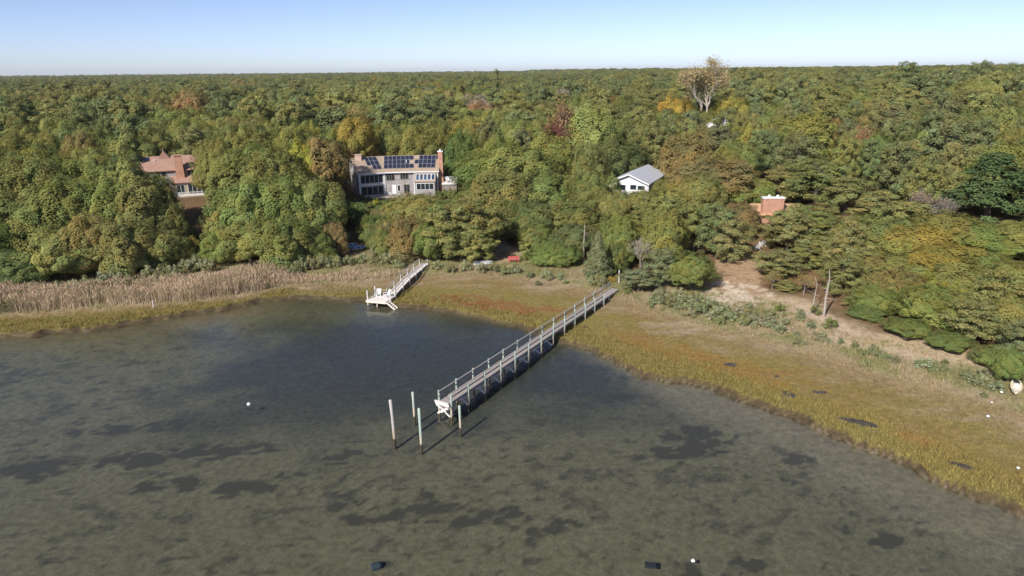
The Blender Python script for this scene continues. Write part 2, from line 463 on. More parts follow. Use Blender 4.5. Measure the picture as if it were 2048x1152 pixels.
# ------------------------------------------------------------------ where the trees and bushes stand: x, y, height, width in metres
FILL_EDGE = 211
WOODS = [
    ('oak', 'deep', [
        (-78.1, 106.0, 5.6, 9.6), (-61.3, 113.0, 3.7, 6.5), (-32.8, 119.0, 4.1, 5.2), (-30.4, 138.0, 6.0, 5.0), (3.5, 129.0, 8.4, 12.5), (3.1, 127.0, 5.3, 5.5), (11.0, 119.0, 6.1, 8.1),
        (-32.8, 141.0, 3.9, 5.1), (-68.6, 141.0, -0.5, 5.7), (-65.8, 143.0, -0.6, 5.2), (-112.0, 170.0, 11.5, 9.0), (-129.1, 181.8, 11.8, 8.8), (36.0, 189.6, 14.6, 15.7), (20.9, 199.6, 14.7, 14.9),
        (75.1, 207.4, 12.7, 8.3), (136.0, 186.4, 14.7, 11.2), (-121.4, 196.6, 13.0, 11.3), (-103.3, 215.0, 13.4, 8.8), (-73.9, 182.1, 12.6, 8.8), (-12.2, 176.2, 13.2, 10.1), (77.7, 92.0, 12.6, 9.5),
        (25.0, 165.7, 12.1, 14.2), (121.2, 187.2, 12.9, 8.3), (-141.6, 187.3, 13.9, 10.1), (-88.1, 163.4, 10.4, 8.3), (-105.3, 206.5, 13.7, 8.1), (18.0, 159.6, 11.2, 8.2),
    ]),
    ('oak', 'green', [
        (-86.9, 110.0, 9.9, 14.3), (-83.6, 118.0, 12.3, 14.2), (-76.3, 119.0, 14.3, 14.2), (-88.0, 130.0, 14.7, 17.4), (-81.2, 132.0, 13.5, 13.6), (-96.5, 126.0, 13.3, 17.0), (-39.2, 117.0, 8.3, 12.3),
        (-34.9, 119.0, 6.1, 7.8), (-47.7, 126.0, 13.3, 13.1), (-41.6, 127.0, 14.8, 13.1), (-14.9, 119.0, 7.4, 6.8), (-6.2, 146.0, 7.9, 9.3), (-3.9, 153.0, 11.9, 16.9), (5.9, 143.0, 10.3, 15.9),
        (-1.2, 131.0, 7.6, 9.1), (17.8, 113.0, 8.8, 8.2), (69.2, 232.0, 11.2, 9.7), (20.4, 142.0, 8.2, 5.1), (-14.4, 139.0, 5.1, 7.4), (-11.6, 141.0, 5.3, 7.5), (70.2, 103.0, 5.8, 11.7),
        (2.4, 206.2, 13.5, 12.0), (-57.6, 156.7, 11.7, 14.8), (128.5, 206.5, 11.5, 9.3), (-80.3, 189.4, 13.0, 13.5), (103.8, 142.8, 12.6, 14.1), (-106.5, 181.4, 14.4, 16.3), (-37.2, 208.3, 12.5, 8.4),
        (-128.8, 165.5, 11.5, 9.9), (153.4, 212.2, 14.1, 10.9), (-58.5, 167.0, 11.1, 9.2), (85.2, 164.3, 12.3, 8.0), (-93.8, 144.7, 12.6, 10.4), (114.0, 199.7, 13.8, 16.7), (-115.2, 208.6, 12.3, 10.6),
        (-163.7, 212.4, 13.4, 11.2), (-127.2, 205.5, 14.1, 12.6), (-3.2, 168.1, 11.3, 14.7), (-121.0, 171.0, 13.1, 12.1), (-60.6, 213.9, 12.5, 14.8), (50.9, 160.1, 12.5, 11.3), (-118.1, 161.3, 11.3, 8.2),
        (-145.1, 176.6, 14.4, 14.5), (101.9, 156.9, 10.0, 8.5), (-44.5, 170.8, 13.0, 11.7), (-69.8, 188.6, 13.6, 8.5), (16.9, 152.4, 12.6, 9.8), (25.8, 186.2, 13.2, 9.2), (-97.2, 115.1, 12.4, 9.5),
        (6.9, 214.2, 11.8, 8.8), (-108.7, 155.4, 10.9, 9.2), (15.4, 138.6, 10.3, 8.2), (-173.7, 213.5, 12.9, 10.3), (86.2, 157.1, 9.8, 8.9), (-157.2, 191.9, 13.6, 11.6), (59.3, 194.3, 11.5, 9.4),
        (-128.6, 157.7, 11.0, 8.3), (-30.4, 214.7, 13.1, 10.9),
    ]),
    ('oak', 'olive', [
        (-72.3, 109.0, 8.8, 11.5), (-63.4, 112.0, 9.6, 11.8), (-59.3, 115.0, 7.8, 8.9), (-70.1, 120.0, 14.4, 12.4), (-64.9, 121.0, 14.0, 13.5), (-60.6, 122.0, 10.4, 7.8), (-73.1, 132.0, 15.0, 13.5),
        (-69.3, 136.0, 10.8, 8.2), (-50.2, 118.0, 6.3, 7.7), (-45.5, 118.0, 8.2, 10.5), (-51.9, 125.0, 9.4, 8.0), (-36.2, 127.0, 14.4, 11.1), (-52.2, 137.0, 14.9, 14.1), (-47.2, 141.0, 15.2, 12.2),
        (-55.2, 138.0, 11.6, 9.2), (-20.0, 142.0, 6.3, 12.8), (0.9, 152.0, 12.9, 18.0), (-2.1, 140.0, 11.5, 15.6), (10.9, 129.0, 8.0, 12.5), (34.7, 139.0, 6.9, 11.1), (46.7, 140.0, 7.1, 12.3),
        (19.2, 130.0, 8.4, 7.3), (55.6, 107.0, 7.7, 11.3), (57.4, 103.0, 7.9, 10.9), (52.2, 83.0, 5.2, 8.3), (48.5, 88.0, 4.1, 6.3), (59.2, 87.0, 5.8, 9.4), (58.4, 77.0, 6.0, 7.1),
        (75.5, 100.0, 5.8, 10.6), (68.9, 88.0, 4.5, 9.5), (8.7, 158.0, 14.3, 11.1), (64.5, 239.0, 12.8, 15.6), (31.9, 143.0, 6.1, 7.5), (25.7, 136.0, 6.4, 8.5), (-23.3, 139.0, 4.5, 7.4),
        (-15.4, 131.0, 6.1, 8.5), (41.2, 120.0, 2.7, 3.8), (52.7, 97.0, 4.9, 8.8), (55.3, 93.0, 5.6, 9.2), (55.1, 82.0, 4.6, 7.6), (63.5, 90.0, 5.3, 9.7), (62.7, 84.0, 6.6, 9.1),
        (66.8, 105.0, 6.5, 11.1), (72.8, 100.0, 4.8, 9.8), (69.2, 196.9, 14.0, 9.2), (-21.9, 209.9, 13.7, 13.0), (-146.7, 196.0, 13.8, 13.9), (-11.2, 192.6, 12.6, 13.3), (72.9, 178.3, 16.1, 18.3),
        (3.8, 185.6, 14.3, 12.7), (102.0, 203.3, 13.4, 8.0), (69.3, 79.2, 12.7, 9.6), (122.0, 177.5, 14.5, 13.9), (48.3, 203.2, 12.9, 12.2), (-122.1, 214.3, 12.1, 10.0), (-96.3, 160.9, 11.7, 11.7),
        (-69.2, 203.1, 13.3, 11.4), (-150.1, 186.2, 11.4, 9.6), (-57.2, 189.4, 14.1, 14.8), (-22.4, 197.5, 12.9, 13.0), (-93.6, 209.1, 14.0, 13.4), (-22.9, 179.8, 14.1, 12.2), (78.7, 195.7, 12.9, 12.7),
        (-32.1, 187.7, 13.4, 11.4), (-103.3, 147.7, 10.5, 11.3), (101.7, 194.5, 12.6, 8.4), (-65.5, 179.0, 13.5, 10.2), (-67.5, 161.3, 13.1, 10.7), (-90.8, 184.1, 11.9, 11.7), (94.1, 160.1, 12.6, 10.1),
        (17.2, 189.9, 12.3, 10.9), (93.6, 133.6, 13.2, 14.2), (-48.8, 200.1, 11.5, 8.6), (-37.1, 136.5, 10.6, 8.4), (124.0, 160.5, 11.8, 11.0), (-93.2, 173.0, 14.2, 14.4), (-44.4, 160.4, 11.0, 10.9),
        (163.9, 214.3, 11.8, 8.5), (-145.4, 207.9, 14.7, 13.2), (-121.3, 185.8, 12.9, 9.1), (-88.4, 197.3, 11.8, 11.0), (-2.6, 213.1, 12.3, 8.2), (-108.0, 135.0, 10.7, 12.8), (106.1, 214.7, 14.8, 12.5),
        (-132.8, 189.4, 12.0, 11.9), (-47.1, 212.9, 12.5, 15.0), (-80.6, 141.4, 9.8, 8.4), (-35.5, 198.1, 14.5, 15.7), (-55.6, 177.7, 13.8, 9.0), (136.6, 176.7, 12.4, 8.4), (-79.0, 200.3, 14.6, 11.4),
        (27.2, 211.7, 12.8, 8.3), (1.4, 195.5, 12.9, 8.8), (-89.3, 151.7, 10.3, 9.4), (-135.8, 173.1, 12.3, 8.9), (-114.8, 144.1, 12.3, 14.2), (-136.7, 212.5, 13.8, 10.0), (-112.6, 193.7, 12.7, 8.2),
        (-99.2, 138.5, 10.9, 9.6), (35.7, 129.7, 10.0, 8.9), (-135.6, 201.2, 12.4, 10.7), (-154.1, 211.7, 13.0, 8.2), (-48.3, 178.5, 11.8, 8.7), (20.2, 214.0, 12.2, 8.2), (114.9, 161.1, 12.6, 8.7),
        (-67.2, 170.5, 14.0, 9.9), (-96.0, 191.1, 13.3, 9.4), (46.1, 153.5, 10.7, 8.1), (-71.8, 214.8, 12.8, 10.0), (-19.7, 187.9, 13.4, 8.0), (-4.1, 179.4, 11.5, 8.9), (11.2, 204.4, 12.3, 8.8),
        (-165.3, 204.4, 12.8, 8.1), (112.0, 176.4, 13.4, 9.3), (24.7, 111.1, 9.9, 9.3),
    ]),
    ('oak', 'brown', [
        (-68.4, 111.0, 10.2, 10.8), (-31.4, 122.0, 6.4, 5.0), (-40.0, 150.0, 15.7, 11.8), (-18.0, 120.0, 7.9, 8.8), (-31.5, 123.0, 5.8, 4.1), (41.3, 143.0, 10.1, 19.3), (51.3, 89.0, 5.5, 8.6),
        (40.9, 124.0, 5.8, 8.0), (14.1, 210.8, 11.7, 8.2), (111.3, 154.6, 10.7, 8.5), (39.9, 161.4, 13.2, 15.0), (-10.4, 208.8, 12.0, 9.4), (136.7, 201.3, 12.3, 12.4), (85.5, 189.4, 13.0, 9.6),
        (47.9, 183.1, 12.8, 14.9), (-80.5, 211.3, 14.1, 11.7), (8.6, 196.2, 13.6, 8.5), (-103.2, 171.0, 14.0, 8.9),
    ]),
    ('oak', 'gold', [
        (-56.6, 118.0, 4.7, 6.4), (59.6, 99.0, 7.8, 10.5), (59.9, 93.0, 6.3, 10.7), (55.5, 87.0, 4.7, 8.0), (-39.3, 180.0, 16.8, 11.7), (-156.4, 202.4, 15.2, 13.8), (-121.8, 152.4, 11.3, 11.2),
        (59.4, 179.6, 13.0, 10.9), (-110.2, 162.8, 11.5, 8.2), (-45.7, 189.0, 12.4, 9.1), (-55.4, 146.6, 11.6, 9.1), (-56.4, 201.1, 13.2, 9.0), (-13.8, 201.3, 12.3, 8.5),
    ]),
    ('oak', 'bush', [
        (-57.4, 116.0, 2.4, 3.9), (-58.4, 124.0, 5.2, 3.6), (-26.4, 131.0, 5.6, 7.0), (-22.3, 122.0, 5.4, 5.3), (-24.5, 124.0, 4.1, 4.2), (4.9, 122.0, 5.7, 7.0), (6.8, 115.0, 3.9, 7.6),
        (9.3, 114.0, 3.9, 5.0), (16.7, 109.0, 5.3, 4.0), (-23.9, 128.0, 5.3, 6.9), (-33.0, 117.0, 2.4, 5.2), (46.5, 86.0, 1.6, 5.1), (48.3, 80.0, 2.2, 5.4), (50.9, 76.0, 1.9, 5.2),
        (52.7, 71.0, 2.5, 4.3), (51.8, 67.0, 4.1, 3.1),
    ]),
    ('airy', 'brown', [
        (-32.3, 127.0, 9.7, 4.6), (-19.5, 121.0, 7.4, 7.0), (38.6, 99.0, 2.5, 4.1), (42.1, 96.0, 2.7, 4.3),
    ]),
    ('pine', 'needle', [
        (-11.5, 119.0, 9.4, 10.2), (-6.7, 120.0, 10.1, 11.2), (-4.9, 123.0, 7.4, 6.3), (-8.8, 118.0, 7.0, 8.3), (3.4, 120.0, 5.0, 5.3), (27.7, 121.0, 8.3, 10.3), (31.2, 117.0, 8.5, 8.2),
        (35.6, 111.0, 7.8, 7.3), (23.7, 123.0, 7.2, 7.7), (45.5, 112.0, 7.3, 9.3), (41.3, 104.0, 4.0, 7.5), (49.8, 101.0, 8.6, 7.9), (46.8, 95.0, 5.6, 6.8), (58.9, 81.0, 6.9, 7.8),
        (54.4, 77.0, 4.8, 6.9), (61.8, 141.0, 9.1, 15.1), (63.4, 131.0, 7.2, 11.1), (57.9, 146.0, 7.5, 13.4), (55.7, 123.0, 4.3, 7.3), (80.9, 129.0, 7.3, 11.9), (78.0, 141.0, 7.8, 15.2),
        (64.5, 121.0, 6.3, 11.3), (76.6, 160.0, 8.3, 14.6), (48.1, 117.0, 5.1, 11.9), (52.6, 119.0, 2.6, 10.3), (55.6, 118.0, 2.3, 10.2), (53.8, 120.0, 3.0, 11.3), (50.0, 119.0, 5.3, 8.9),
        (44.4, 116.0, 3.4, 4.2), (40.4, 98.0, 1.6, 4.7), (49.6, 118.0, 2.7, 7.4), (51.7, 114.0, -0.0, 5.4), (57.4, 116.0, 1.0, 8.2), (50.4, 108.0, 4.1, 8.5), (46.5, 106.0, 3.7, 6.7),
        (50.8, 99.0, 5.1, 7.9), (46.9, 90.0, 2.5, 4.8), (64.5, 112.0, 6.6, 10.5), (-5.4, 117.0, 6.1, 7.4), (134.0, 168.8, 12.7, 9.2), (63.3, 210.7, 13.7, 10.9), (135.4, 212.6, 14.5, 12.0),
        (127.3, 193.9, 16.0, 12.9), (174.3, 214.1, 13.8, 6.6), (146.2, 202.7, 15.3, 7.1), (88.5, 108.7, 13.8, 10.4), (144.6, 178.3, 14.8, 6.4), (38.9, 214.1, 14.7, 12.3), (101.9, 120.6, 11.6, 10.3),
        (31.6, 177.3, 13.3, 6.8), (92.1, 200.3, 16.3, 14.1), (130.4, 178.7, 15.4, 6.9), (157.2, 192.5, 13.3, 8.5), (34.5, 170.8, 14.4, 9.9), (-78.2, 175.2, 14.0, 9.6), (161.4, 200.4, 14.7, 7.6),
        (94.0, 116.7, 13.7, 7.3), (66.0, 203.7, 13.2, 7.0), (106.0, 178.8, 13.3, 6.7), (33.9, 202.7, 14.0, 13.6), (64.7, 190.3, 14.1, 6.8), (118.1, 212.7, 13.6, 12.6), (100.2, 164.5, 13.1, 8.1),
        (71.2, 149.4, 13.3, 6.5), (93.6, 214.6, 14.9, 11.5), (53.4, 213.1, 13.9, 11.7), (132.6, 160.8, 12.7, 6.7), (144.5, 195.1, 14.1, 8.2), (168.5, 206.1, 14.9, 11.8), (159.9, 208.2, 14.7, 7.3),
        (152.8, 199.1, 15.4, 8.1), (126.6, 169.2, 12.0, 6.4), (84.1, 102.3, 12.3, 8.7), (96.3, 189.2, 15.6, 9.6), (66.4, 164.7, 11.9, 7.7), (37.0, 179.2, 12.6, 6.8), (80.6, 210.2, 13.6, 6.6),
        (83.7, 149.1, 11.1, 6.5), (42.8, 173.6, 14.7, 8.0), (118.8, 154.1, 11.7, 6.8), (16.5, 168.2, 11.1, 7.1), (-136.9, 166.3, 11.9, 7.1), (126.2, 152.8, 13.8, 8.2), (87.8, 140.2, 12.1, 6.4),
        (142.4, 172.7, 13.2, 6.8), (-43.2, 204.0, 14.9, 7.0), (73.4, 124.3, 11.5, 6.7), (102.2, 183.8, 14.0, 7.3), (71.3, 190.2, 14.0, 7.2), (-70.1, 194.9, 13.8, 7.0),
    ]),
    ('pine', 'bluepine', [
        (34.1, 113.0, 8.7, 7.9), (55.2, 71.0, 5.2, 5.3), (163.6, 300.0, 19.3, 14.1), (176.3, 292.0, 18.6, 10.8), (186.8, 290.0, 19.3, 11.9), (195.3, 282.0, 18.2, 12.5), (92.2, 149.3, 14.7, 14.1),
        (-103.8, 197.2, 15.4, 14.6), (102.2, 173.4, 15.3, 8.2), (50.3, 170.4, 13.5, 10.9), (94.8, 178.0, 16.0, 12.5), (114.3, 136.6, 14.1, 9.7), (150.2, 187.8, 14.6, 11.9), (-113.7, 200.2, 14.0, 7.4),
        (106.8, 128.9, 13.5, 13.2), (63.4, 156.3, 12.6, 11.6), (111.8, 186.9, 16.4, 12.8), (58.5, 165.4, 12.9, 8.2), (72.7, 132.3, 13.2, 9.7), (78.5, 187.3, 13.1, 6.6), (-6.7, 185.2, 14.1, 6.8),
        (143.2, 209.6, 13.3, 6.9), (110.5, 167.8, 13.0, 9.8), (119.0, 145.8, 12.8, 11.3), (94.2, 168.6, 13.7, 6.4), (43.7, 196.4, 14.0, 7.8), (60.4, 71.6, 11.3, 6.9), (119.4, 166.8, 13.1, 7.6),
        (-6.2, 201.7, 13.9, 7.4), (74.1, 214.5, 14.2, 7.2), (86.3, 182.7, 12.5, 6.8), (86.7, 209.5, 12.9, 7.8), (93.8, 123.9, 11.9, 7.5), (3.0, 177.1, 13.1, 8.0), (49.2, 193.3, 15.4, 7.6),
        (99.9, 209.8, 14.8, 7.0), (63.2, 172.0, 12.7, 7.1), (46.2, 210.7, 14.1, 6.5), (83.0, 203.0, 15.2, 6.7), (76.7, 150.8, 11.9, 6.8),
    ]),
    ('airy', 'grey', [
        (71.0, 119.0, 6.3, 4.8), (72.9, 116.0, 6.0, 4.2),
    ]),
    ('oak', 'orange', [
        (82.9, 215.0, 11.2, 6.0),
    ]),
    ('oak', 'rust', [
        (-116.1, 262.0, 18.5, 16.1), (84.1, 171.3, 13.0, 9.0), (7.1, 168.8, 10.1, 8.7),
    ]),
]
SPECIAL = [
    ('oak', -43.3, 147.0, 16.2, 9.0, 'lime', 'maple_tree', 'bright yellow green tree rising beside the house with solar panels'),
    ('cedar', 13.4, 105.5, 7.7, 4.8, 'cedar', 'red_cedar', 'conical grey green cedar beside the long walkway'),
    ('bare', 20.2, 106.0, 6.3, 4.7, 'grey', 'dead_tree', 'leaning bare grey tree with twisted white limbs behind low pines'),
    ('pine', 18.9, 99.5, 3.3, 6.7, 'cedar', 'low_pine', 'low rounded grey green pine beside the landward end of the long walkway'),
    ('pine', 22.6, 101.5, 5.8, 5.3, 'cedar', 'low_pine', 'grey green young pine in front of the bare grey tree'),
    ('oak', 26.7, 100.0, 6.0, 7.3, 'bush', 'maple_shrub', 'bright green rounded young maple at the edge of the sandy clearing'),
    ('oak', 57.7, 129.0, 2.9, 4.1, 'red', 'maple_tree', 'small dark red tree beneath tall pines'),
    ('tiered', 83.6, 121.0, 13.0, 17.1, 'dark', 'spruce_tree', 'large dark green tree with tiered drooping boughs'),
    ('plane', 68.2, 250.0, 26.9, 21.7, 'tan', 'plane_tree', 'huge pale limbed tree with thin tan leaves above the woods'),
    ('oak', 54.0, 240.0, 17.8, 13.3, 'orange', 'maple_tree', 'orange tree at the foot of the huge pale limbed tree'),
    ('oak', 73.4, 238.0, 17.5, 13.2, 'gold', 'maple_tree', 'golden olive tree next to the huge pale limbed tree'),
    ('oak', 20.0, 178.0, 19.7, 15.1, 'pale', 'linden_tree', 'large pale yellow green tree standing out of the oak woods'),
    ('oak', 9.8, 163.0, 16.4, 6.6, 'red', 'maple_tree', 'small dark red tree beside the large pale green tree'),
    ('airy', 12.3, 178.0, 18.8, 8.6, 'rust', 'thinning_tree', 'reddish thinning tree behind the small dark red tree'),
    ('pine', -6.4, 340.0, 23.3, 6.0, 'bluepine', 'conifer', 'dark pointed conifer rising above the far treetops'),
]
SHRUBS = [
    ('groundsel', 'sage', 'groundsel_bush', 'grey green groundsel bush with creamy seed heads behind the reeds', 'groundsel bushes behind the reeds', [
        (-52.7, 113.0, 3.12, 3.6799999999999997), (-53.7, 111.5, 2.88, 3.4499999999999997), (-50.2, 112.0, 2.88, 3.4499999999999997), (-58.3, 108.2, 2.88, 3.4499999999999997), (-56.4, 109.3, 2.76, 3.4499999999999997), (-63.0, 103.5, 3.12, 3.6799999999999997), (-61.8, 104.8, 2.88, 3.4499999999999997),
        (-64.6, 102.3, 2.88, 3.4499999999999997), (-67.8, 100.0, 2.64, 3.2199999999999998), (-71.6, 98.9, 2.64, 3.2199999999999998), (-73.8, 97.8, 2.4, 2.9899999999999998), (-69.3, 98.8, 2.64, 3.2199999999999998), (-66.2, 101.1, 2.64, 3.4499999999999997), (-71.2, 96.1, 2.4, 2.9899999999999998),
        (-68.4, 97.4, 2.4, 2.9899999999999998), (-65.5, 98.7, 2.52, 2.9899999999999998), (-62.1, 100.5, 2.52, 2.9899999999999998), (-58.7, 102.6, 2.64, 3.2199999999999998), (-75.4, 99.0, 2.64, 3.2199999999999998), (-55.4, 105.4, 2.64, 2.9899999999999998), (-54.5, 108.6, 2.64, 2.9899999999999998),
    ]),
    ('groundsel', 'sage', 'groundsel_bush', 'grey green groundsel bush with creamy seed heads beside the short walkway', 'groundsel bushes by the short walkway', [
        (-35.3, 112.4, 2.6, 3.2), (-33.7, 113.8, 2.8, 3.4), (-31.7, 114.4, 2.9, 3.4), (-29.8, 115.2, 2.4, 3.3), (-27.8, 116.1, 2.0, 3.2), (-25.9, 117.4, 2.0, 3.2), (-23.6, 116.6, 2.7, 3.4),
        (-21.3, 115.9, 2.4, 3.2), (-18.9, 113.9, 2.0, 2.8), (-33.6, 118.6, 2.8, 3.4), (-31.5, 120.9, 2.4, 3.0), (-24.5, 121.7, 2.2, 3.0), (-20.6, 119.1, 2.0, 2.8), (-35.6, 110.3, 2.2, 2.6),
    ]),
    ('groundsel', 'sage', 'marsh_elder', 'small grey green shrub in front of the skiff and the bench', 'small shrubs in front of the skiff and the bench', [
        (-12.5, 113.1, 1.7, 2.6), (-10.2, 111.5, 1.8, 2.8), (-7.8, 112.3, 1.9, 2.9), (-4.9, 111.3, 1.9, 2.9), (-2.8, 111.2, 2.0, 2.9), (-1.1, 109.7, 1.6, 2.4), (0.5, 110.2, 1.9, 2.6),
    ]),
    ('groundsel', 'sage', 'marsh_elder', 'small grey green shrub between the bench and the long walkway', 'small shrubs between the bench and the long walkway', [
        (2.9, 107.8, 1.3, 1.8), (5.5, 106.6, 2.0, 2.8), (4.0, 104.5, 0.9, 1.7), (7.6, 106.5, 1.3, 1.9), (8.3, 104.3, 0.9, 1.4), (13.5, 102.3, 2.1, 2.9), (12.4, 103.1, 1.6, 2.2),
    ]),
    ('groundsel', 'sage', 'marsh_elder', 'small grey green shrub on the bank below the young maple and low pines', 'small shrubs on the bank below the young maple and low pines', [
        (20.2, 93.8, 1.8, 2.5), (22.1, 92.6, 2.1, 3.0), (23.9, 91.5, 2.2, 3.0), (25.4, 89.4, 2.0, 2.8), (26.9, 87.4, 2.1, 2.8), (21.7, 96.0, 1.9, 3.0), (23.6, 94.8, 2.2, 3.2),
        (25.7, 93.2, 2.2, 3.2), (23.9, 88.4, 1.4, 2.0), (22.9, 95.3, 0.8, 1.7), (19.4, 92.3, 0.9, 0.9), (20.9, 96.6, 1.3, 1.5), (20.9, 97.3, 0.9, 1.0), (21.2, 95.5, 1.3, 1.4),
        (20.0, 93.8, 1.2, 1.5), (22.8, 91.5, 1.1, 1.5), (21.7, 96.9, 1.2, 1.5), (19.3, 93.2, 1.1, 1.1), (26.5, 87.0, 1.2, 1.5), (24.1, 94.6, 0.9, 1.4), (23.1, 88.8, 0.5, 1.1),
        (24.6, 94.4, 1.3, 1.9),
    ]),
    ('groundsel', 'sage', 'marsh_elder', 'small grey green shrub below the sandy clearing', 'small shrubs below the sandy clearing', [
        (28.6, 86.4, 1.8, 2.5), (29.8, 85.0, 1.8, 2.3), (31.5, 85.3, 1.7, 2.3), (34.1, 87.2, 1.8, 2.3), (35.1, 84.3, 1.4, 1.8), (34.3, 78.3, 1.0, 1.4), (27.2, 91.0, 2.2, 3.0),
        (28.7, 88.9, 2.0, 3.0), (29.9, 87.3, 1.8, 2.6), (32.2, 84.4, 1.7, 2.4), (33.6, 82.0, 1.5, 2.0), (31.5, 87.2, 1.8, 2.6), (33.1, 84.4, 1.6, 2.4), (27.0, 85.5, 1.4, 2.0),
        (33.4, 82.2, 1.1, 1.5), (34.8, 78.5, 0.5, 1.7), (34.3, 78.9, 1.0, 1.0), (33.1, 83.8, 1.0, 0.9), (28.7, 87.6, 1.1, 1.4), (35.2, 81.0, 0.6, 1.4), (27.4, 92.5, 0.7, 1.2),
        (27.5, 87.5, 1.3, 1.3), (31.3, 90.7, 0.7, 0.8), (29.0, 89.3, 1.0, 1.1), (32.6, 91.1, 1.3, 1.4), (30.4, 85.3, 1.1, 0.9), (34.9, 87.1, 0.5, 1.6), (32.8, 83.4, 1.1, 1.4),
        (29.3, 87.7, 1.0, 1.0), (28.8, 87.1, 0.5, 1.2), (30.0, 84.9, 0.7, 1.8), (34.2, 87.7, 0.9, 1.2), (30.8, 83.5, 0.9, 1.1), (34.0, 83.2, 1.1, 1.0), (27.3, 87.3, 0.9, 0.9),
        (30.7, 83.6, 1.2, 1.0),
    ]),
    ('groundsel', 'sage', 'marsh_elder', 'small grey green shrub on the dry bank below the dead pine trunks', 'small shrubs on the dry bank below the dead pine trunks', [
        (37.9, 83.3, 1.3, 1.7), (38.1, 87.1, 1.5, 1.8), (37.9, 78.3, 0.8, 1.2), (39.4, 78.2, 0.8, 1.2), (40.6, 74.5, 0.9, 1.3), (41.7, 73.9, 0.9, 1.3), (37.4, 81.0, 0.6, 0.8),
        (37.6, 86.0, 1.0, 1.8), (40.4, 76.7, 1.0, 1.2), (39.4, 71.9, 1.1, 1.2), (37.0, 78.8, 1.0, 1.2), (38.1, 80.1, 0.9, 1.5), (42.3, 73.6, 0.9, 1.5), (36.1, 87.7, 0.8, 0.9),
        (41.9, 75.4, 1.1, 1.3), (42.1, 74.9, 1.0, 1.3), (40.6, 75.5, 0.6, 0.9),
    ]),
    ('groundsel', 'sage', 'marsh_elder', 'small grey green shrub on the upper marsh near the kayaks', 'small shrubs on the upper marsh near the kayaks', [
        (43.0, 72.4, 0.9, 1.4), (45.2, 70.5, 1.5, 2.8), (46.1, 70.1, 1.3, 2.2), (48.0, 67.5, 1.3, 2.2), (48.8, 66.6, 1.3, 2.2), (49.3, 65.0, 1.3, 2.0), (50.0, 68.0, 1.3, 1.9),
        (47.4, 63.8, 0.8, 1.0), (48.6, 68.7, 1.2, 1.4), (47.1, 70.5, 0.8, 1.6), (48.0, 66.4, 1.1, 1.9),
    ]),
    ('shrub', 'bush', 'bayberry_bush', 'low green leafy bush at the foot of the trees', 'low green bushes at the foot of the trees', [
        (6.5, 114.7, 1.9, 2.6), (4.0, 115.8, 1.8, 2.4), (2.3, 117.5, 1.8, 2.2), (15.0, 108.3, 1.5, 1.8), (17.1, 98.4, 1.3, 1.6), (36.3, 89.6, 1.6, 1.8), (40.5, 88.2, 1.6, 1.9),
        (40.3, 83.1, 1.9, 2.3), (54.3, 68.3, 2.2, 3.0), (54.9, 70.3, 1.8, 2.4), (48.1, 71.8, 0.8, 1.0),
    ]),
    ('shrub', 'orange', 'huckleberry_bush', 'low orange brown bush beside the wooden post', 'orange brown bushes by the post', [
        (16.5, 104.9, 1.2, 1.9), (15.4, 104.4, 1.1, 1.6),
    ]),
    ('shrub', 'lime', 'garden_bush', 'round yellow green garden bush on the lawn below the house with solar panels', None, [
        (-29.8, 153.1, 1.6, 2.0),
    ]),
    ('shrub', 'bush', 'garden_bush', 'low green bush in the garden below the house with solar panels', 'garden bushes below the house with solar panels', [
        (-35.0, 153.3, 2.0, 3.0), (-33.6, 155.7, 1.8, 2.7), (-30.9, 150.7, 1.6, 2.4), (-27.6, 152.9, 1.5, 2.2), (-25.5, 154.0, 1.7, 2.5), (-16.0, 156.0, 2.2, 3.3), (-14.4, 157.2, 2.4, 3.6),
        (-12.6, 155.8, 2.6, 3.9), (-16.9, 152.3, 2.0, 3.0), (-33.2, 148.5, 2.2, 3.3),
    ]),
]

# ------------------------------------------------------------------ trees: crowns of many small leaf faces
def leaf_cards(rng, P, N, size, aspect=1.0, tone=None, asp_dir=None):
    """one rhombic card for each point, lying across its normal"""
    n = len(P)
    N = N / np.maximum(np.linalg.norm(N, axis=1, keepdims=True), 1e-6)
    A = rng.normal(size=(n, 3)) if asp_dir is None else asp_dir + rng.normal(size=(n, 3)) * 0.25
    U = np.cross(N, A); U /= np.maximum(np.linalg.norm(U, axis=1, keepdims=True), 1e-6)
    Vv = np.cross(N, U)
    sz = (size * rng.uniform(0.65, 1.25, n))[:, None] * 0.5
    U = U * sz; Vv = Vv * sz * aspect
    V = np.stack([P - U, P - Vv * 0.9, P + U, P + Vv * 0.9], 1).reshape(-1, 3)
    F = np.arange(n * 4).reshape(n, 4)
    tone = np.ones((n, 3)) if tone is None else tone
    return V, F, np.repeat(tone, 4, axis=0)

def sphere_dirs(rng, n):
    d = rng.normal(size=(n, 3)); return d / np.linalg.norm(d, axis=1, keepdims=True)

def clump_leaves(rng, centres, radii, per, flat=1.0, lift=0.5, inner=0.72, hub=None, dome=1.0):
    Ps, Ns, Ks = [], [], []
    for k, (c, r) in enumerate(zip(centres, radii)):
        d = sphere_dirs(rng, per)
        d[:, 2] += lift * rng.uniform(0, 1, per); d /= np.linalg.norm(d, axis=1, keepdims=True)
        rr = r * rng.uniform(inner, 1.06, per)
        p = d * rr[:, None]; p[:, 2] *= flat
        Ps.append(c + p)
        out = np.zeros(3) if hub is None else (c - hub) / max(np.linalg.norm(c - hub), 1e-6) * dome
        Ns.append(d * (1.0 if hub is None else 0.6) + out + sphere_dirs(rng, per) * 0.42 + np.array((0, 0, 0.3))); Ks.append(np.full(per, k))
    return np.concatenate(Ps), np.concatenate(Ns), np.concatenate(Ks)

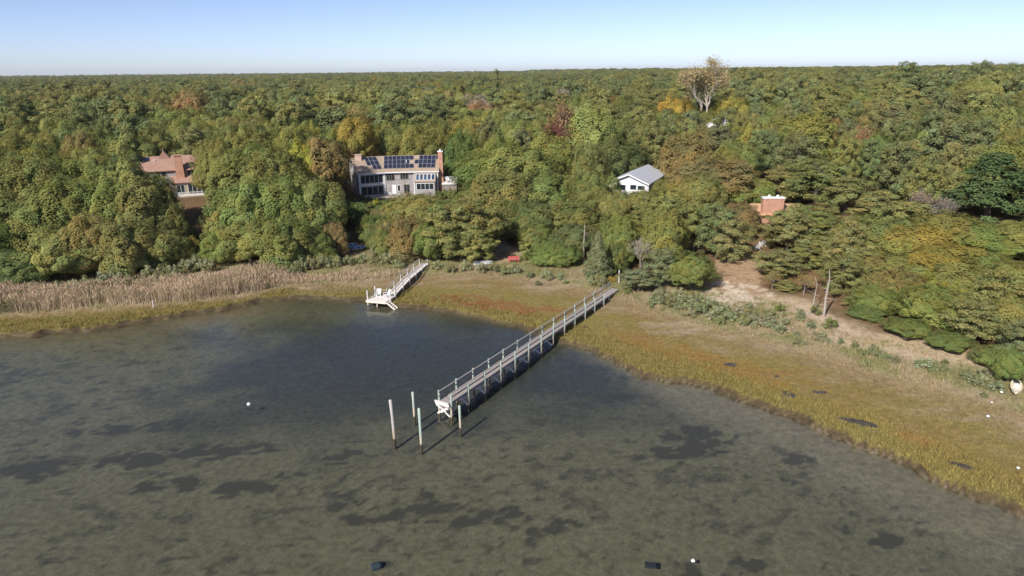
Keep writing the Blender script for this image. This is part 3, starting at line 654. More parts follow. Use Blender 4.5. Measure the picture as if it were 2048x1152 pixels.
def tones(rng, K, nk, spread=0.22, warm=0.16):
    """leaf to leaf and bough to bough differences of colour"""
    g = 1 + (rng.uniform(-1, 1, nk) * spread)[K] + rng.uniform(-1, 1, len(K)) * spread * 0.8
    w = (rng.uniform(-1, 1, nk) * warm)[K] + rng.uniform(-1, 1, len(K)) * warm * 0.6
    return np.clip(np.stack([g * (1 + w), g, g * (1 - 0.5 * w)], 1), 0.35, 2.0)

def oak_proto(seed, base=0.2, squash=1.0):
    """crown 10 m wide, 12 m high; trunk with limbs into the boughs"""
    rng = np.random.default_rng(seed)
    H, a = 12.0, 4.3
    zc = H * (base + (1 - base) * 0.42); c = (H - zc) - 1.2
    cen, rad = [], []
    for i in range(135):
        d = sphere_dirs(rng, 1)[0]
        d[2] = abs(d[2]) if rng.random() < 0.72 else -abs(d[2]) * 0.8
        k = rng.uniform(0.78, 1.06)
        wob = 1 + 0.16 * math.sin(3 * math.atan2(d[1], d[0]) + seed) + 0.1 * math.sin(5 * math.atan2(d[1], d[0]) + seed * 2)
        cz = c if d[2] > 0 else (zc - base * H) * 0.95
        cen.append(np.array((d[0] * a * k * wob, d[1] * a * k * wob, zc + d[2] * cz * k * squash)))
        rad.append(rng.uniform(0.45, 1.0))
    # boughs that swell out of the dome, then the leaves of its whole surface
    nb = 74; bd = sphere_dirs(rng, nb * 3); bd = bd[bd[:, 2] > -0.55][:nb]; nb = len(bd)
    n = 21000
    D = sphere_dirs(rng, n * 2); D = D[D[:, 2] > -0.75][:n]; n = len(D)
    dots = D @ bd.T; K = dots.argmax(1); ang = np.arccos(np.clip(dots.max(1), -1, 1)); size = rng.uniform(0.20, 0.36, nb)[K]
    swell = np.exp(-(ang / size) ** 2)
    th = np.arctan2(D[:, 1], D[:, 0])
    wob = 1 + 0.10 * np.sin(3 * th + seed) + 0.06 * np.sin(5 * th + seed * 2) + 0.05 * np.sin(4 * D[:, 2] + seed)
    rr = wob * (0.74 + (0.16 + 0.24 * rng.random(nb)[K]) * swell) * (1 - 0.16 * rng.random(n) ** 2)
    low = (zc - base * H)
    P = np.stack([D[:, 0] * rr * (a + 1.0), D[:, 1] * rr * (a + 1.0), zc + np.where(D[:, 2] > 0, D[:, 2] * (c + 1.0) * squash, D[:, 2] * low * 1.25) * rr], 1)
    keep = rng.random(n) < 0.35 + 0.65 * sst(0.05, 0.45, swell); P, D, K, n = P[keep], D[keep], K[keep], int(keep.sum())
    N = D * 0.8 + (D - bd[K]) * 1.9 + sphere_dirs(rng, n) * 0.32 + np.array((0, 0, 0.25))
    pick = rng.choice(len(cen), 62, replace=False)
    P1, N1, K1 = clump_leaves(rng, [cen[q] * np.array((1.08, 1.08, 1.0)) for q in pick], [rad[q] * 0.8 for q in pick], 110, 0.85, 0.5, 0.5, np.array((0, 0, zc - 1.5)))
    P2 = sphere_dirs(rng, 500) * np.array((a, a, c)) * rng.uniform(0.3, 0.8, (500, 1)) + np.array((0, 0, zc))
    V, F, C = leaf_cards(rng, np.concatenate([P, P1, P2]), np.concatenate([N, N1, sphere_dirs(rng, 500)]), 0.27, 0.8,
                         np.concatenate([tones(rng, K, nb, 0.16, 0.12), tones(rng, K1, len(pick), 0.16, 0.12), np.full((500, 3), 0.85)]))
    crown = np_mesh('oak_crown', V, F, C); crown.materials.append(M_LEAF)
    m = MB(); lean = rng.uniform(-0.4, 0.4, 2)
    m.tube([(0, 0, -0.6), (lean[0] * 0.3, lean[1] * 0.3, H * 0.2), (lean[0], lean[1], H * 0.45), (lean[0] * 1.5, lean[1] * 1.5, H * 0.8)], [0.36, 0.27, 0.2, 0.06], 7)
    for i in rng.choice(len(cen), 11, replace=False):
        q = cen[i]; s0 = np.array((lean[0] * 0.6, lean[1] * 0.6, H * rng.uniform(0.18, 0.4)))
        mid = s0 * 0.45 + q * 0.55 + np.array((0, 0, -0.5))
        m.tube([s0, mid, q], [0.15, 0.1, 0.04], 5, False)
    trunk = m.mesh('oak_trunk'); trunk.materials.append(M_BARK)
    return crown, trunk, H, 10.6

def pine_proto(seed, base=0.28, top=0.3, ex=0.5):
    """pitch pine: flat tufted plates of needles on the branch ends"""
    rng = np.random.default_rng(seed)
    H = 12.0; cen, rad = [], []; m = MB()
    lean = rng.uniform(-0.5, 0.5, 2)
    ax = lambda z: np.array((lean[0] * (z / H) ** 2, lean[1] * (z / H) ** 2, z))
    m.tube([ax(-0.6 if z == 0 else z * H) for z in (0, 0.3, 0.6, 0.97)], [0.27, 0.22, 0.14, 0.04], 7)
    z = H * base
    while z < H * 0.98:
        q = (z / H - base) / (1 - base)
        R = 4.1 * (1 - q) ** ex * (0.6 + 0.4 * min(1, q * 4)) + top
        nb = rng.integers(3, 6); a0 = rng.uniform(0, 6.28)
        for k in range(nb):
            an = a0 + k * 6.283 / nb + rng.uniform(-0.4, 0.4); L = R * rng.uniform(0.6, 1.08)
            e = ax(z) + np.array((math.cos(an) * L, math.sin(an) * L, L * rng.uniform(-0.06, 0.36)))
            m.tube([ax(z), (ax(z) + e) / 2 + np.array((0, 0, -0.12)), e], [0.08, 0.055, 0.025], 4, False)
            for j in range(max(1, int(L / 0.95))):
                t = 1 - j * 0.9 / max(L, 0.9)
                if t < 0.25 and q < 0.8: break
                cen.append(ax(z) * (1 - t) + e * t + rng.normal(size=3) * np.array((0.35, 0.35, 0.28)))
                rad.append(rng.uniform(0.7, 1.15))
        z += rng.uniform(0.62, 1.0)
    cen.append(ax(H * 0.985)); rad.append(0.6)
    per = int(17000 / len(cen))
    P, N, K = clump_leaves(rng, cen, rad, per, 0.74, 0.6, 0.45, np.array((0, 0, H * 0.45)), 0.4)
    N[:, 2] *= 0.6
    V, F, C = leaf_cards(rng, P, N, 0.38, 0.5, tones(rng, K, len(cen), 0.2, 0.12))
    crown = np_mesh('pine_crown', V, F, C); crown.materials.append(M_LEAF)
    trunk = m.mesh('pine_trunk'); trunk.materials.append(M_BARK)
    return crown, trunk, H, 9.4

def cedar_proto(seed):
    rng = np.random.default_rng(seed); H = 8.0; n = 8200
    q = rng.uniform(0, 1, n) ** 1.35; an = rng.uniform(0, 6.283, n)
    R = 2.15 * (1 - q) ** 0.8 * (0.75 + 0.25 * np.minimum(1, q * 6)) * (1 + 0.18 * np.sin(an * 5 + q * 22) + 0.12 * np.sin(an * 3 - q * 31)) + 0.08
    k = rng.uniform(0.7, 1.05, n)
    P = np.stack([np.cos(an) * R * k, np.sin(an) * R * k, 0.15 + q * (H - 0.3) + k * 0.3], 1)
    N = np.stack([np.cos(an), np.sin(an), np.full(n, 0.25)], 1) + rng.normal(size=(n, 3)) * 0.55
    K = (np.floor(an * 4) * 12 + np.floor(q * 12)).astype(int) % 200
    V, F, C = leaf_cards(rng, P, N, 0.26, 0.7, tones(rng, K, 200, 0.16, 0.1), np.tile(np.array((0., 0, 1)), (n, 1)))
    crown = np_mesh('cedar_crown', V, F, C); crown.materials.append(M_LEAF)
    trunk = MB().tube([(0, 0, -0.4), (0, 0, H * 0.5), (0, 0, H * 0.9)], [0.2, 0.12, 0.03], 7).mesh('cedar_trunk'); trunk.materials.append(M_BARK)
    return crown, trunk, H, 4.4

def spruce_proto(seed):
    """tall dark broadleaf with drooping boughs in tiers"""
    rng = np.random.default_rng(seed); H = 12.0; cen, rad = [], []
    for i in range(150):
        q = rng.uniform(0, 1) ** 0.85; an = rng.uniform(0, 6.283)
        R = 4.4 * (1 - q) ** 0.6 * rng.uniform(0.7, 1.02)
        cen.append(np.array((math.cos(an) * R, math.sin(an) * R, 1.3 + q * (H - 2.0)))); rad.append(rng.uniform(0.7, 1.2))
    P, N, K = clump_leaves(rng, cen, rad, 85, 0.6, 0.5, 0.5, np.array((0, 0, 4.0)), 0.5)
    V, F, C = leaf_cards(rng, P, N, 0.42, 0.5, tones(rng, K, len(cen), 0.25, 0.06))
    crown = np_mesh('tiered_crown', V, F, C); crown.materials.append(M_LEAF)
    trunk = MB().tube([(0, 0, -0.6), (0, 0, H * 0.5), (0, 0, H * 0.95)], [0.35, 0.2, 0.04], 7).mesh('tiered_trunk'); trunk.materials.append(M_BARK)
    return crown, trunk, H, 9.4

def branch_tree(seed, H, spread, levels, leaves, leaf_size, name, bark, trunk_r=0.4, twig=0.02, leaf_spread=0.6):
    """open tree: limbs fork again and again; leaves only round the twig ends"""
    rng = np.random.default_rng(seed); m = MB(); tips = []
    def grow(p, d, L, r, lev):
        q = p + d * L
        mid = (p + q) / 2 + rng.normal(size=3) * L * 0.07
        m.tube([p, mid, q], [r, r * 0.85, r * 0.68], 6 if lev < 2 else 4 if lev < 4 else 3, False)
        if lev >= levels:
            tips.append(q); return
        if lev >= levels - 3: tips.append(q)
        for k in range(3 if lev < 3 or rng.random() < 0.4 else 2):
            nd = d + sphere_dirs(rng, 1)[0] * spread + np.array((0, 0, 0.2))
            nd /= np.linalg.norm(nd)
            grow(q if k else mid * 0.2 + q * 0.8, nd, L * rng.uniform(0.62, 0.84), max(r * 0.6, twig), lev + 1)
    grow(np.array((0, 0, -0.5)), np.array((0.03, 0.02, 1.0)), H * 0.27, trunk_r, 0)
    vs = np.array(m.v); zmax = vs[:, 2].max(); wmax = 2 * np.percentile(np.hypot(vs[:, 0], vs[:, 1]), 97)
    trunk = m.mesh(name + '_trunk'); trunk.materials.append(bark)
    tips = np.array(tips)
    if leaves:
        pick = rng.integers(0, len(tips), leaves)
        P = tips[pick] + rng.normal(size=(leaves, 3)) * leaf_spread
        V, F, C = leaf_cards(rng, P, sphere_dirs(rng, leaves) + np.array((0, 0, 0.4)), leaf_size, 0.8, tones(rng, pick % 60, 60, 0.25, 0.2))
        crown = np_mesh(name + '_crown', V, F, C); crown.materials.append(M_LEAF)
    else:
        crown = None
    return crown, trunk, zmax, wmax

def shrub_proto(seed, fluff=0.0):
    """leafy bush 2.4 m high; fluff is the share of pale seed heads on its upper side"""
    rng = np.random.default_rng(seed); cen, rad = [], []; m = MB()
    for i in range(24):
        d = sphere_dirs(rng, 1)[0]; d[2] = abs(d[2]); k = rng.uniform(0.45, 1.0)
        c = np.array((d[0] * 1.3 * k, d[1] * 1.3 * k, 0.45 + d[2] * 1.45 * k)); cen.append(c); rad.append(rng.uniform(0.3, 0.55))
        if i % 3 == 0: m.tube([(0, 0, -0.2), c * np.array((0.4, 0.4, 0.5)), c], [0.04, 0.03, 0.012], 4, False)
    P, N, K = clump_leaves(rng, cen, rad, 75, 1.0, 0.6, 0.4)
    C0 = tones(rng, K, len(cen), 0.22, 0.1)
    if fluff:
        w = (rng.random(len(P)) < fluff * 2 * (np.array([rng.random() < 0.55 for _ in cen])[K])) & (N[:, 2] > 0)
        C0[w] = np.array((1.75, 1.75, 2.3)) * rng.uniform(0.8, 1.15, (w.sum(), 1))
    V, F, C = leaf_cards(rng, P, N, 0.2, 0.6, C0)
    crown = np_mesh('shrub_crown', V, F, C); crown.materials.append(M_LEAF)
    stem = m.mesh('shrub_stems'); stem.materials.append(M_BARK)
    return crown, stem, 2.35, 3.2

PROTO = {
    'oak': [oak_proto(11, 0.12), oak_proto(12, 0.18), oak_proto(13, 0.03, 0.95), oak_proto(14, 0.12), oak_proto(15, 0.2), oak_proto(16, 0.0)],
    'pine': [pine_proto(21, 0.22, 0.3, 0.4), pine_proto(22, 0.12, 0.5, 0.3), pine_proto(23, 0.3, 0.4, 0.3), pine_proto(24, 0.2, 0.6, 0.22), pine_proto(25, 0.06, 0.3, 0.5)],
    'cedar': [cedar_proto(31)],
    'tiered': [spruce_proto(41)],
    'airy': [branch_tree(51, 12.0, 0.62, 5, 2600, 0.36, 'airy', M_GREYBARK, 0.26), branch_tree(52, 12.0, 0.7, 5, 2200, 0.36, 'airy', M_GREYBARK, 0.24)],
    'bare': [branch_tree(61, 7.0, 0.72, 6, 500, 0.2, 'bare', M_PALEBARK, 0.17, 0.014, 0.25)],
    'plane': [branch_tree(75, 20.0, 0.68, 6, 16000, 0.32, 'plane', M_PALEBARK, 0.5, 0.06, 0.62)],
    'shrub': [shrub_proto(81), shrub_proto(82)],
    'groundsel': [shrub_proto(85, 0.28), shrub_proto(86, 0.12), shrub_proto(87, 0.38)],
}
TINT = {   # leaf colours
    'olive': (0.121, 0.126, 0.040), 'green': (0.100, 0.116, 0.036), 'deep': (0.074, 0.092, 0.034), 'brown': (0.140, 0.115, 0.046),
    'gold': (0.160, 0.140, 0.036), 'lime': (0.175, 0.165, 0.030), 'pale': (0.155, 0.17, 0.055), 'orange': (0.215, 0.145, 0.034), 'red': (0.095, 0.038, 0.032),
    'rust': (0.155, 0.100, 0.050), 'tan': (0.215, 0.168, 0.092), 'needle': (0.122, 0.125, 0.046), 'bluepine': (0.092, 0.106, 0.046),
    'cedar': (0.105, 0.120, 0.060), 'grey': (0.15, 0.125, 0.10), 'sage': (0.112, 0.118, 0.056), 'dark': (0.048, 0.070, 0.028), 'bush': (0.095, 0.112, 0.036),
}
LEAFGAIN = 1.92
rnd = random.Random(5)
def plant(kind, x, y, h, w, tint, name, label, cat, group=None, variant=None, jitter=0.07):
    ps = PROTO[kind]; crown, trunk, H0, W0 = ps[rnd.randrange(len(ps)) if variant is None else variant]
    e = empty(name, (x, y, zg(x, y) - 0.05), rnd.uniform(0, 6.28) if kind not in ('plane', 'bare') else 0.4)
    e.scale = (w / W0, w / W0, h / H0)
    tag(e, label, cat, group)
    t = [q * LEAFGAIN for q in TINT[tint]]
    j = [1 + rnd.uniform(-jitter, jitter) for _ in range(3)]; g = 1 + rnd.uniform(-1.4, 1.4) * jitter
    if crown is not None:
        c = link('crown', crown, None, e); c['tint'] = [t[i] * j[i] * g for i in range(3)]
    link('stems' if kind in ('shrub', 'groundsel') else 'trunk', trunk, None, e)
    return e

LAB = {  # kind, colour -> name, label, group
    ('oak', 'olive'): ('oak_tree', 'rounded olive green oak tree'),
    ('oak', 'green'): ('oak_tree', 'rounded fresh green oak tree'),
    ('oak', 'deep'): ('oak_tree', 'rounded dark green oak tree'),
    ('oak', 'brown'): ('oak_tree', 'rounded oak tree turning brown'),
    ('oak', 'gold'): ('oak_tree', 'rounded oak tree turning dull gold'),
    ('oak', 'lime'): ('maple_tree', 'bright yellow green tree'),
    ('oak', 'rust'): ('oak_tree', 'rust brown autumn tree'),
    ('oak', 'orange'): ('maple_tree', 'orange autumn tree'),
    ('oak', 'bush'): ('young_oak', 'low young green oak'),
    ('pine', 'needle'): ('pitch_pine', 'yellowish green pitch pine'),
    ('pine', 'bluepine'): ('pitch_pine', 'dark bluish green pitch pine'),
    ('airy', 'brown'): ('open_tree', 'thin brownish tree with grey limbs'),
    ('airy', 'grey'): ('open_tree', 'nearly leafless pinkish grey tree'),
}
def whereabouts(x, y):
    t = float(sdist(np.array([x]), np.array([y]), TREE)[0])
    if t < 11:
        for lim, w in ((-58, 'at the edge of the wide reed bed'), (-36, 'where the reed bed narrows'), (-12, 'behind the groundsel bushes by the short walkway'), (16, 'behind the bench and the skiff'),
                       (39, 'round the sandy clearing'), (999, 'on the bank above the kayaks')):
            if x < lim: return w
    rows = ((-58, 'round the red roofed house'), (-39, 'between the red roofed house and the solar panels'), (-6, 'round the house with solar panels'), (20, 'between the solar panels and the grey gable roof'),
            (40, 'round the small grey gable roof'), (999, 'round the low brick house'))
    if y > 168:
        rows = ((-90, 'well behind and beyond the red roofed house'), (-50, 'behind the red roofed house'), (-6, 'behind the house with solar panels'), (25, 'round the large pale green tree'),
                (60, 'behind the small grey gable roof'), (999, 'on the hill behind the brick house'))
    for lim, w in rows:
        if x < lim: return w
for kind, tint, rows in WOODS:
    nm, lb = LAB[(kind, tint)]
    for (x, y, h, w) in rows:
        wh = whereabouts(x, y)
        look = 'low ' if h < 7.5 else 'broad ' if w > 14 else 'tall ' if h > 14.2 else ''
        lb2 = look + lb.replace('low young', 'young') + ' ' + wh
        low = float(sdist(np.array([x]), np.array([y]), TREE)[0]) < 14
        plant(kind, x, y, h, w, tint, nm, lb2, 'tree', lb2, rnd.choice({'oak': (2, 5), 'pine': (1, 3, 4), 'airy': (0, 1)}[kind]) if low else None)
for (kind, x, y, h, w, tint, nm, lb) in SPECIAL:
    plant(kind, x, y, h, w, tint, nm, lb, 'tree' if kind not in ('shrub', 'groundsel') else 'shrub', None, None, 0.03)
for kind, tint, nm, lb, grp, rows in SHRUBS:
    for (x, y, h, w) in rows:
        plant(kind, x, y, h, w, tint, nm, lb, 'shrub', grp)

# ------------------------------------------------------------------ the far woods, one mass to the horizon
def far_woods():
    rng = np.random.default_rng(77); pts = []
    for y0, y1, sp in ((205, 520, 12.5), (520, 1000, 14.5), (1000, 2200, 16.0), (2200, 5000, 24.0)):
        ys = np.arange(y0, y1, sp)
        for yy in ys:
            hw = yy * 0.80 + 40
            xs = np.arange(-hw, hw, sp)
            pts.append(np.stack([xs + rng.uniform(-0.42, 0.42, len(xs)) * sp, yy + rng.uniform(-0.42, 0.42, len(xs)) * sp, np.full(len(xs), sp)], 1))
    p = np.concatenate(pts)
    near = np.array([(x, y) for k, t, rows in WOODS for (x, y, h, w) in rows if y > 190] + [(s[1], s[2]) for s in SPECIAL if s[2] > 190])
    keep = (p[:, 1] > FILL_EDGE) | (np.abs(p[:, 0]) > p[:, 1] * 0.78 + 8)
    d = np.min(np.hypot(p[:, None, 0][:, 0][:, None] - near[None, :, 0], p[:, 1][:, None] - near[None, :, 1]) if len(p) * len(near) < 4e7 else np.full((len(p), 1), 99), axis=1)
    keep &= d > 6.0
    keep &= np.hypot(p[:, 0] - 74.5, p[:, 1] - 250) > 9
    p = p[keep]
    # a few clearings
    keep = fbm(p[:, 0] * 0.012, p[:, 1] * 0.006, 131) < 0.86
    p = p[keep]
    x, y, sp = p.T; n = len(p)
    pine_share = np.clip(0.12 + 0.5 * sst(-40, 160, x) * (1 - sst(900, 2000, y)) + (fbm(x * 0.008, y * 0.004, 141) - 0.5) * 1.3, 0.05, 0.92)
    is_pine = rng.random(n) < pine_share
    proto = np.where(is_pine, 6 + rng.integers(0, 3, n), rng.integers(0, 6, n))
    sc = np.where(sp < 13, 1.5, np.where(sp < 15, 1.65, np.where(sp < 20, 1.75, 2.3))) * rng.uniform(0.7, 1.25, n)
    sz = np.where(is_pine, rng.uniform(0.95, 1.45, n), rng.uniform(0.82, 1.2, n)) * (0.85 + 0.35 * fbm(x * 0.01, y * 0.01, 151))
    sxy = np.where(is_pine, sc * 1.1, sc)
    z = height(x, y) - 0.4
    names = ['olive', 'green', 'deep', 'brown', 'gold', 'rust', 'orange', 'grey']
    prob = np.array([0.40, 0.27, 0.14, 0.09, 0.055, 0.018, 0.002, 0.025])
    ci = rng.choice(len(names), n, p=prob)
    base = np.array([TINT[k] for k in names])[ci]
    pn = np.array([TINT['needle'], TINT['bluepine']])[rng.integers(0, 2, n)]
    tint = LEAFGAIN * np.where(is_pine[:, None], pn, base) * (1 + rng.uniform(-0.12, 0.12, (n, 1))) * (0.85 + 0.4 * fbm(x * 0.02, y * 0.01, 161))[:, None]
    me = bpy.data.meshes.new('far_woods')
    me.vertices.add(n); me.vertices.foreach_set('co', np.stack([x, y, z], 1).astype(np.float32).ravel())
    for nm, dt, arr in (('proto', 'INT', proto.astype(np.int32)), ('turn', 'FLOAT', rng.uniform(0, 6.28, n).astype(np.float32))):
        me.attributes.new(nm, dt, 'POINT').data.foreach_set('value', arr)
    me.attributes.new('size', 'FLOAT_VECTOR', 'POINT').data.foreach_set('vector', np.stack([sxy, sxy, sz], 1).astype(np.float32).ravel())
    c4 = np.ones((n, 4), np.float32); c4[:, :3] = tint
    me.attributes.new('tint', 'FLOAT_COLOR', 'POINT').data.foreach_set('color', c4.ravel())
    o = link('far_woods', me)
    me.materials.append(M_LEAF)
    ng = bpy.data.node_groups.new('far_woods', 'GeometryNodeTree')
    ng.interface.new_socket('Geometry', in_out='INPUT', socket_type='NodeSocketGeometry')
    ng.interface.new_socket('Geometry', in_out='OUTPUT', socket_type='NodeSocketGeometry')
    N, Lk = ng.nodes, ng.links
    gi = N.new('NodeGroupInput'); go = N.new('NodeGroupOutput')
    j = N.new('GeometryNodeGeometryToInstance')
    kinds = [q[0] for q in PROTO['oak']] + [PROTO['pine'][i][0] for i in (0, 1, 3)]
    srcs = []
    for meq in kinds:
        src = next(ob for ob in bpy.data.objects if ob.data == meq)
        oi = N.new('GeometryNodeObjectInfo'); oi.transform_space = 'ORIGINAL'; oi.inputs['Object'].default_value = src; oi.inputs['As Instance'].default_value = False
        srcs.append(oi)
    for oi in reversed(srcs):
        Lk.new(oi.outputs['Geometry'], j.inputs[0])
    def attr(nm, dt):
        a = N.new('GeometryNodeInputNamedAttribute'); a.data_type = dt; a.inputs['Name'].default_value = nm; return a
    ip = N.new('GeometryNodeInstanceOnPoints'); ip.inputs['Pick Instance'].default_value = True
    Lk.new(gi.outputs[0], ip.inputs['Points']); Lk.new(j.outputs[0], ip.inputs['Instance'])
    Lk.new(attr('proto', 'INT').outputs['Attribute'], ip.inputs['Instance Index'])
    Lk.new(attr('size', 'FLOAT_VECTOR').outputs['Attribute'], ip.inputs['Scale'])
    cx = N.new('ShaderNodeCombineXYZ'); Lk.new(attr('turn', 'FLOAT').outputs['Attribute'], cx.inputs['Z'])
    er = N.new('FunctionNodeEulerToRotation'); Lk.new(cx.outputs[0], er.inputs[0]); Lk.new(er.outputs[0], ip.inputs['Rotation'])
    Lk.new(ip.outputs[0], go.inputs[0])
    md = o.modifiers.new('woods', 'NODES'); md.node_group = ng
    tag(o, 'continuous oak and pine woods reaching to the horizon', 'woods', None, 'stuff')
    print('far trees', n)
    return o
far_woods()

# ------------------------------------------------------------------ building materials
def course_mat(name, c1, c2, row=0.14, wide=0.3, gap=None, rough=0.9):
    """shingle or brick courses as fine relief"""
    m, T, P = new_mat(name)
    tc = T.nodes.new('ShaderNodeTexCoord')
    mp = T.nodes.new('ShaderNodeMapping'); mp.inputs['Rotation'].default_value = (math.radians(90), 0, 0)
    T.links.new(tc.outputs['Object'], mp.inputs['Vector'])
    b = T.nodes.new('ShaderNodeTexBrick'); b.inputs['Scale'].default_value = 1.0
    b.inputs['Brick Width'].default_value = wide; b.inputs['Row Height'].default_value = row; b.inputs['Mortar Size'].default_value = 0.012
    b.inputs['Color1'].default_value = (*c1, 1); b.inputs['Color2'].default_value = (*c2, 1)
    b.inputs['Mortar'].default_value = (*(gap or tuple(q * 0.55 for q in c2)), 1)
    T.links.new(mp.outputs['Vector'], b.inputs['Vector'])
    n = noise_node(T, 1.3, 6.0, tc.outputs['Object'], 0.7)
    r = ramp_node(T, n.outputs['Fac'], [(0.3, (0.72, 0.72, 0.72)), (0.7, (1.2, 1.2, 1.2))])
    T.links.new(mixc(T, 'MULTIPLY', 1.0, b.outputs['Color'], r.outputs['Color']), P.inputs['Base Color'])
    P.inputs['Roughness'].default_value = rough
    return m

def glass_mat(name, c=(0.03, 0.045, 0.06), rough=0.05):
    m, T, P = new_mat(name)
    tc = T.nodes.new('ShaderNodeTexCoord'); n = noise_node(T, 0.9, 2.0, tc.outputs['Object'])
    r = ramp_node(T, n.outputs['Fac'], [(0.35, tuple(q * 0.5 for q in c)), (0.7, c)])
    T.links.new(r.outputs['Color'], P.inputs['Base Color'])
    P.inputs['Roughness'].default_value = rough; P.inputs['IOR'].default_value = 1.5
    return m

M_SHING = course_mat('grey_shingles', (0.43, 0.41, 0.415), (0.31, 0.295, 0.30), 0.16, 0.2)
M_BRICK = course_mat('brick', (0.50, 0.22, 0.13), (0.38, 0.17, 0.10), 0.08, 0.22, (0.42, 0.32, 0.26))
M_PALEBRICK = course_mat('pale_brick', (0.50, 0.34, 0.29), (0.40, 0.26, 0.22), 0.08, 0.22, (0.45, 0.36, 0.32))
M_TANROOF = simple('tan_roof', (0.36, 0.28, 0.215), (0.29, 0.22, 0.165), 1.4, 0.95)
M_REDROOF = simple('red_roof', (0.36, 0.225, 0.175), (0.29, 0.175, 0.135), 1.2, 0.95)
M_GREYROOF = simple('grey_roof', (0.50, 0.52, 0.57), (0.42, 0.44, 0.48), 1.5, 0.6)
M_CLAYROOF = simple('clay_roof', (0.56, 0.33, 0.21), (0.44, 0.25, 0.16), 1.5, 0.95)
M_WHITE = simple('white_paint', (0.78, 0.78, 0.80), (0.66, 0.66, 0.68), 2.0, 0.6)
M_CREAM = simple('cream_paint', (0.70, 0.66, 0.58), (0.58, 0.54, 0.47), 2.0, 0.7)
M_TRIM = simple('wood_trim', (0.34, 0.27, 0.20), (0.25, 0.19, 0.14), 3.0, 0.8)
M_GLASS = glass_mat('window_glass')
M_BLUEGLASS = glass_mat('skylight_glass', (0.05, 0.09, 0.16))
M_TEAL = glass_mat('green_blind', (0.25, 0.50, 0.45), 0.3)
M_PV = glass_mat('solar_cells', (0.030, 0.036, 0.065), 0.35)
M_PVFRAME = simple('panel_frame', (0.42, 0.43, 0.46), None, 3.0, 0.4)
M_DECK = simple('weathered_deck', (0.34, 0.31, 0.295), (0.25, 0.225, 0.215), 4.0, 0.9)
M_PALEDECK = simple('bleached_deck', (0.72, 0.68, 0.65), (0.58, 0.54, 0.51), 4.0, 0.9)
M_RAIL = simple('weathered_rail', (0.34, 0.31, 0.295), (0.24, 0.22, 0.21), 5.0, 0.9)
M_STONE = simple('fieldstone', (0.46, 0.40, 0.34), (0.25, 0.22, 0.19), 5.0, 0.9)

def pile_mat(name, top, low, zline, wet=(0.075, 0.062, 0.042)):
    """timber pile: treated wood above, bleached tide band, dark wet foot"""
    m, T, P = new_mat(name)
    g = T.nodes.new('ShaderNodeNewGeometry'); sp = T.nodes.new('ShaderNodeSeparateXYZ'); T.links.new(g.outputs['Position'], sp.inputs[0])
    n = noise_node(T, 4.0, 4.0, g.outputs['Position'])
    ad = T.nodes.new('ShaderNodeMath'); ad.operation = 'MULTIPLY_ADD'; ad.inputs[1].default_value = 0.5
    T.links.new(n.outputs['Fac'], ad.inputs[0]); T.links.new(sp.outputs['Z'], ad.inputs[2])
    mr = T.nodes.new('ShaderNodeMapRange'); mr.inputs['From Min'].default_value = 0.0; mr.inputs['From Max'].default_value = 4.0
    T.links.new(ad.outputs[0], mr.inputs['Value'])
    r = ramp_node(T, mr.outputs['Result'], [(0.06, wet), (0.11, low), ((zline + 0.1) / 4, low), ((zline + 0.5) / 4, top)])
    T.links.new(r.outputs['Color'], P.inputs['Base Color']); P.inputs['Roughness'].default_value = 0.9
    return m
M_PILE = pile_mat('green_pile', (0.36, 0.44, 0.39), (0.46, 0.40, 0.31), 1.0)
M_PILEGREY = pile_mat('grey_pile', (0.42, 0.40, 0.39), (0.40, 0.32, 0.23), 0.9)
M_POSTW = pile_mat('pale_pile', (0.60, 0.58, 0.56), (0.52, 0.46, 0.38), 0.5)

def V2(a, b): return Vector((a, b, 0))

class Face:
    """a wall frame: origin p, running direction d in plan, outward normal n"""
    def __init__(s, p, d):
        s.p = Vector(p); s.d = Vector((d[0], d[1], 0)).normalized(); s.n = Vector((s.d.y, -s.d.x, 0))
        s.rz = math.atan2(s.d.y, s.d.x)
    def at(s, u, z, o=0.0): return s.p + s.d * u + s.n * o + Vector((0, 0, z))
    def box(s, u0, u1, z0, z1, o0, o1, mb=None):
        mb = mb or MB()
        c = s.at((u0 + u1) / 2, (z0 + z1) / 2, (o0 + o1) / 2)
        return mb.box(c, (u1 - u0, abs(o1 - o0), z1 - z0), s.rz)
    def window(s, parent, u0, u1, z0, z1, panes=2, frame=None, glass=None, fw=0.09, rows=1):
        fm = MB()
        for a, b, c, d in ((u0 - fw, u0, z0 - fw, z1 + fw), (u1, u1 + fw, z0 - fw, z1 + fw), (u0, u1, z1, z1 + fw), (u0, u1, z0 - fw, z0)):
            s.box(a, b, c, d, 0.01, 0.09, fm)
        w = (u1 - u0) / panes
        for i in range(1, panes): s.box(u0 + i * w - 0.035, u0 + i * w + 0.035, z0, z1, 0.01, 0.08, fm)
        fo = fm.build('window', frame or M_WHITE, parent)
        for i in range(panes):
            for k in range(rows):
                hz = (z1 - z0) / rows
                s.box(u0 + i * w + 0.03, u0 + (i + 1) * w - 0.03, z0 + k * hz + 0.01, z0 + (k + 1) * hz - 0.01, 0.015, 0.045).build('pane', glass or M_GLASS, fo)
        return fo

def offset_line(pts, d):
    """mitred parallel of a plan line, d metres towards its back"""
    pts = [Vector((p[0], p[1], 0)) for p in pts]; out = []
    nrm = []
    for a, b in zip(pts[:-1], pts[1:]):
        t = (b - a).normalized(); nrm.append(Vector((-t.y, t.x, 0)))
    for i, p in enumerate(pts):
        if i == 0: out.append(p + nrm[0] * d)
        elif i == len(pts) - 1: out.append(p + nrm[-1] * d)
        else:
            m = (nrm[i - 1] + nrm[i]).normalized(); out.append(p + m * (d / m.dot(nrm[i])))
    return out

